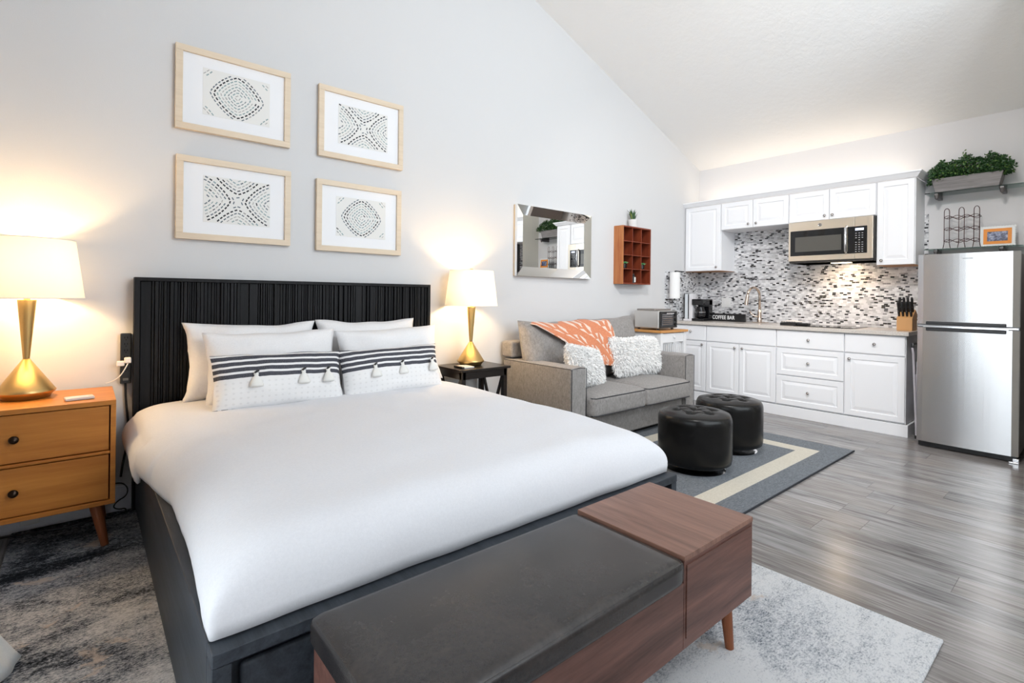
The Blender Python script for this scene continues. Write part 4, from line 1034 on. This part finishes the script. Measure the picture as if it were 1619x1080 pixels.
m = M().lathe([(.004, 0), (.004, .0006)], (0, 0, 0), 8)
obj('badge', M().box(4.9865, 4.9885, -2.70, -2.76, 1.515, 1.522), plain('badge_grey', (.42, .42, .43), .3, .8), fg)
# ladder
ld = thing('folding_step_ladder', (5.36, -2.36, 0), 'folded white metal step stool leaning between the cabinets and the fridge', 'step stool')
wt = plain('stool_white', (.70, .66, .72), .35, .3)
for xx in (5.26, 5.55):
    obj('front_leg', M().tube([(xx, -2.372, .02), (xx, -2.345, .72), (xx, -2.338, .78)], .009, 8), wt, ld)
    obj('rear_leg', M().tube([(xx+.015, -2.392, .02), (xx+.015, -2.362, .55)], .008, 8), wt, ld)
    obj('rubber_foot', M().lathe([(.013, 0), (.013, .03)], (xx, -2.372, 0), 10), black_m, ld)
obj('handle_loop', M().tube([(5.26, -2.338, .78), (5.27, -2.336, .81), (5.54, -2.336, .81), (5.55, -2.338, .78)], .009, 8), black_m, ld)
for zz, yy in ((.25, -2.378), (.5, -2.368)): obj('step', M().box(5.275, 5.535, yy-.004, yy+.004, zz, zz+.16), wt, ld)

# ------------------------------------------------------------------ glass shelves and what stands on them
br_m = plain('bracket_metal', (.16, .15, .15), .35, .8)
def gshelf(z, lb, y0=-2.335, y1=-2.975):
    t = thing('glass_shelf', (K-.1, (y0+y1)/2, z), lb, 'shelf', 'glass shelves above the fridge')
    obj('glass_plate', M().box(K-.20, K-.004, y0, y1, z-.008, z), glass_shelf, t, bevel=.001)
    for yy in (-2.415, -2.845):
        obj('shelf_bracket', M().lathe([(.004, -.055), (.012, -.045), (.018, -.012), (.018, .006)], (K-.17, yy, z-.009), 14).box(K-.19, K-.0005, yy-.012, yy+.012, z-.024, z-.009).box(K-.16, K-.0005, yy-.014, yy+.014, z-.05, z-.024), br_m, t)
Z1, Z2 = 2.165, 1.655
gshelf(Z1, 'upper green-edged glass shelf carrying the planter'); gshelf(Z2, 'lower green-edged glass shelf just above the fridge')
pn = thing('planter_box', (K-.11, -2.615, Z1), 'weathered grey wooden planter box of bushy greenery on the upper glass shelf', 'planter')
gw = wood('weathered_grey_wood', (.14, .13, .13), (.36, .34, .34), 'Y', 1.3, .8, .4)
vs = []
for z, e, d in ((Z1+.0005, 0, 0), (Z1+.125, .028, .015)):
    vs += [(K-.175-d, -2.405+e, z), (K-.175-d, -2.825-e, z), (K-.05+d, -2.825-e, z), (K-.05+d, -2.405+e, z)]
obj('box', M().add(vs, [(3, 2, 1, 0), (4, 5, 6, 7), (0, 1, 5, 4), (1, 2, 6, 5), (2, 3, 7, 6), (3, 0, 4, 7)]), gw, pn, bevel=.004)
m = M(); rr = random.Random(8)
def leaf(m, p, s_, rr, mi):
    a = Vector((rr.gauss(0, 1), rr.gauss(0, 1), rr.gauss(.3, 1))).normalized(); b = a.orthogonal().normalized(); b.rotate(Matrix.Rotation(rr.uniform(0, 6.28), 3, a)); c = a.cross(b)
    m.add([p, p+b*s_*.5+c*s_*.42, p+b*s_*1.1+a*s_*.15, p+b*s_*.5-c*s_*.42], [(0, 1, 2, 3)], mi)
for k in range(5200):
    u = rr.uniform(-1, 1); yy = -2.625+u*.27
    th = rr.uniform(0, 2*PI); lump = 1+.22*math.sin(u*9+1)+.15*math.sin(u*21)
    rad = rr.uniform(.55, 1.0)**.5
    ry_, rz_ = .105*rad, .108*rad*lump*(1-.35*abs(u)**3)
    p = Vector((K-.115+ry_*math.cos(th), yy+.02*math.cos(th)+.02*rr.uniform(-1, 1), Z1+.180+rz_*math.sin(th)*(1 if math.sin(th) > 0 else .7)-.04*(abs(u)**4)))
    if p.x > K-.012: p.x = K-.012
    leaf(m, p, rr.uniform(.013, .023), rr, 0 if rr.random() < .86 else 1)
for k in range(12): leaf(m, Vector((K-.15, -2.60+.012*math.sin(k), Z1+.29+.006*k)), .016, rr, 1)
obj('foliage', m, [plain('bush_leaf', (.022, .075, .018), .5), plain('bush_leaf_light', (.10, .19, .04), .5)], pn)
m = M()
for k in range(40):
    yy = -2.40-.45*rr.random(); m.tube([(K-.11, yy, Z1+.12), (K-.11+rr.uniform(-.05, .05), yy+rr.uniform(-.04, .04), Z1+.22)], .0015, 4)
obj('stems', m, plain('stem_brown', (.09, .06, .03), .8), pn)
# wine rack
wr_ = thing('wire_wine_rack', (K-.11, -2.585, Z2), 'dark red wire wine rack of wavy tiers on the lower glass shelf', 'wine rack')
wire = plain('rack_wire', (.055, .012, .012), .4, .5)
for yy in (-2.485, -2.585, -2.685):
    m = M(); pts = []; 
    for xx, sgn in ((K-.15, 1),):
        pts = [(K-.15, yy+.026, Z2+.001), (K-.15, yy+.018, Z2+.05), (K-.15, yy+.018, Z2+.33)]
        for k in range(1, 8): a = PI*k/8; pts.append((K-.15, yy+.018*math.cos(a), Z2+.33+.03*math.sin(a)))
        pts += [(K-.15, yy-.018, Z2+.33), (K-.15, yy-.018, Z2+.05), (K-.15, yy-.026, Z2+.001)]
    m.tube(pts, .0028, 6)
    obj('upright_loop', m, wire, wr_, smooth=True)
for zz in (.07, .175, .28):
    m = M()
    for ph, xx in ((0, K-.153), (PI, K-.147)):
        m.tube([(xx, -2.465-.24*k/30, Z2+zz+.013*math.sin(k/30*2*PI*1.15*2/1.15+ph)) for k in range(31)], .0026, 6)
    for yy in (-2.467, -2.703): m.tube([(K-.15, yy, Z2+zz), (K-.06, yy, Z2+zz)], .0024, 5)
    m.tube([(K-.06, -2.465-.24*k/30, Z2+zz+.013*math.sin(k/30*4*PI)) for k in range(31)], .0026, 6)
    obj('bottle_tier', m, wire, wr_, smooth=True)
# photo frame
pf = thing('photo_frame', (K-.12, -2.81, Z2), 'white scalloped photo frame with orange mat on the lower glass shelf', 'photo frame')
rot = Matrix.Translation((K-.13, 0, Z2)) @ Matrix.Rotation(.10, 4, 'Y') @ Matrix.Translation((-(K-.13), 0, -Z2))
wf = plain('frame_white', (.78, .80, .80), .5); of_ = plain('frame_orange', (.80, .27, .02), .5)
m = M(); y0, y1, z0, z1 = -2.700, -2.928, Z2+.001, Z2+.178
m.box(K-.138, K-.122, y0-.006, y1+.006, z0+.006, z1-.006)
for k in range(13): 
    yy = y0-.008-.0177*k
    for zz in (z0+.006, z1-.006): m.box(K-.137, K-.123, yy-.006, yy+.006, zz-.005, zz+.005)
for k in range(9):
    zz = z0+.014+.0186*k
    for yy in (y0-.006, y1+.006): m.box(K-.137, K-.123, yy-.005, yy+.005, zz-.006, zz+.006)
obj('frame', m.xf(rot), wf, pf, bevel=.002)
obj('orange_mat', M().box(K-.1405, K-.1385, y0-.026, y1+.026, z0+.02, z1-.024).xf(rot), of_, pf)
def mk_photo():
    q = N('snapshot'); n = q.noise(q.coord((1, 1, 1.3)), 38, 5, .65)
    return q.set(q.ramp(n, [(.36, (.006, .008, .02)), (.48, (.05, .06, .14)), (.56, (.20, .24, .38)), (.68, (.42, .44, .52))]), .3)
obj('snapshot', M().box(K-.1415, K-.1407, y0-.050, y1+.050, z0+.045, z1-.050).xf(rot), mk_photo(), pf)

# ------------------------------------------------------------------ kitchen cart + toaster oven
ct = thing('kitchen_cart', (4.56, -.24, 0), 'white kitchen cart with a wooden top between the sofa and counter', 'kitchen cart')
k0, k1, kf, kbk, kz = 4.345, 4.83, -.44, -.02, .845
cwm = plain('cart_white', (.76, .76, .77), .45)
obj('wood_top', M().box(k0-.015, k1+.015, kf-.015, kbk, kz-.025, kz), butcher, ct, bevel=.003)
for a in (k0, k1-.045):
    for b in (kf, kbk-.055): obj('leg', M().box(a, a+.045, b, b+.045, 0, kz-.026), cwm, ct, bevel=.002)
obj('back_frame', M().box(k0+.01, k0+.03, kf+.046, kbk-.056, .70, kz-.03).box(k1-.03, k1-.01, kf+.046, kbk-.056, .70, kz-.03).box(k0+.046, k1-.046, kbk-.03, kbk-.012, .70, kz-.03), cwm, ct)
dw = obj('drawer', M().box(k0+.048, k1-.048, kf+.004, kf+.30, .715, kz-.032), cwm, ct, bevel=.003)
obj('knob', M().lathe([(.006, 0), (.012, .012), (.010, .02), (0, .022)], (0, 0, 0), 14).xf(Matrix.Translation(((k0+k1)/2, kf+.004, .77)) @ Matrix.Rotation(PI/2, 4, 'X')), cwm, dw, smooth=True)
for zz in (.18, .45): obj('shelf', M().box(k0+.01, k1-.01, kf+.01, kbk-.02, zz, zz+.018), cwm, ct)
m = M()
for k in range(10): m.box(k0+.06+k*.038, k0+.07+k*.038, kf+.02, kf+.026, .50, .70)
obj('slatted_front', m, cwm, ct)
tv = thing('toaster_oven', (4.52, -.25, kz), 'silver and black toaster oven on top of the white kitchen cart', 'toaster oven')
t0, t1, ty0, ty1, tz0, tz1 = 4.36, 4.70, -.40, -.10, kz+.02, kz+.205
obj('shell', M().box(t0, t1, ty0, ty1, tz0, tz1), plain('toaster_silver', (.62, .60, .58), .3, .7), tv, bevel=.008, seg=3)
obj('front_panel', M().box(t0+.015, t1-.008, ty0-.012, ty0-.0005, tz0+.004, tz1-.008), black_m, tv, bevel=.003)
gd = obj('glass_door', M().box(t0+.035, t1-.085, ty0-.016, ty0-.0125, tz0+.03, tz1-.03), plain('toaster_glass', (.05, .05, .055), .05), tv)
m = M()
for k in range(6): m.tube([(t0+.045, ty0-.0175, tz0+.045+k*.02), (t1-.10, ty0-.0175, tz0+.045+k*.02)], .0015, 5)
obj('rack_lines', m, chrome, gd)
obj('door_handle', M().box(t0+.11, t1-.10, ty0-.034, ty0-.022, tz1-.034, tz1-.022).box(t0+.13, t0+.14, ty0-.024, ty0-.016, tz1-.034, tz1-.022).box(t1-.13, t1-.12, ty0-.024, ty0-.016, tz1-.034, tz1-.022), chrome, gd, bevel=.003)
for k in range(3): obj('dial', M().lathe([(.016, 0), (.014, .014), (0, .015)], (0, 0, 0), 16).xf(Matrix.Translation((t1-.045, ty0-.0125, tz0+.04+k*.05)) @ Matrix.Rotation(PI/2, 4, 'X')), black_m, tv, smooth=False)
for a in (t0+.04, t1-.04):
    for b in (ty0+.03, ty1-.03): obj('foot', M().lathe([(.014, 0), (.014, .022)], (a, b, kz+.0005), 12), black_m, tv)
single('baking_tray', M().box(t0+.01, t1-.03, ty0+.05, ty1-.02, tz1+.0005, tz1+.018), plain('tray_grey', (.32, .29, .27), .35, .6), (4.5, -.25, tz1), 'flat grey tray lying on top of the toaster oven', 'tray', bevel=.004)
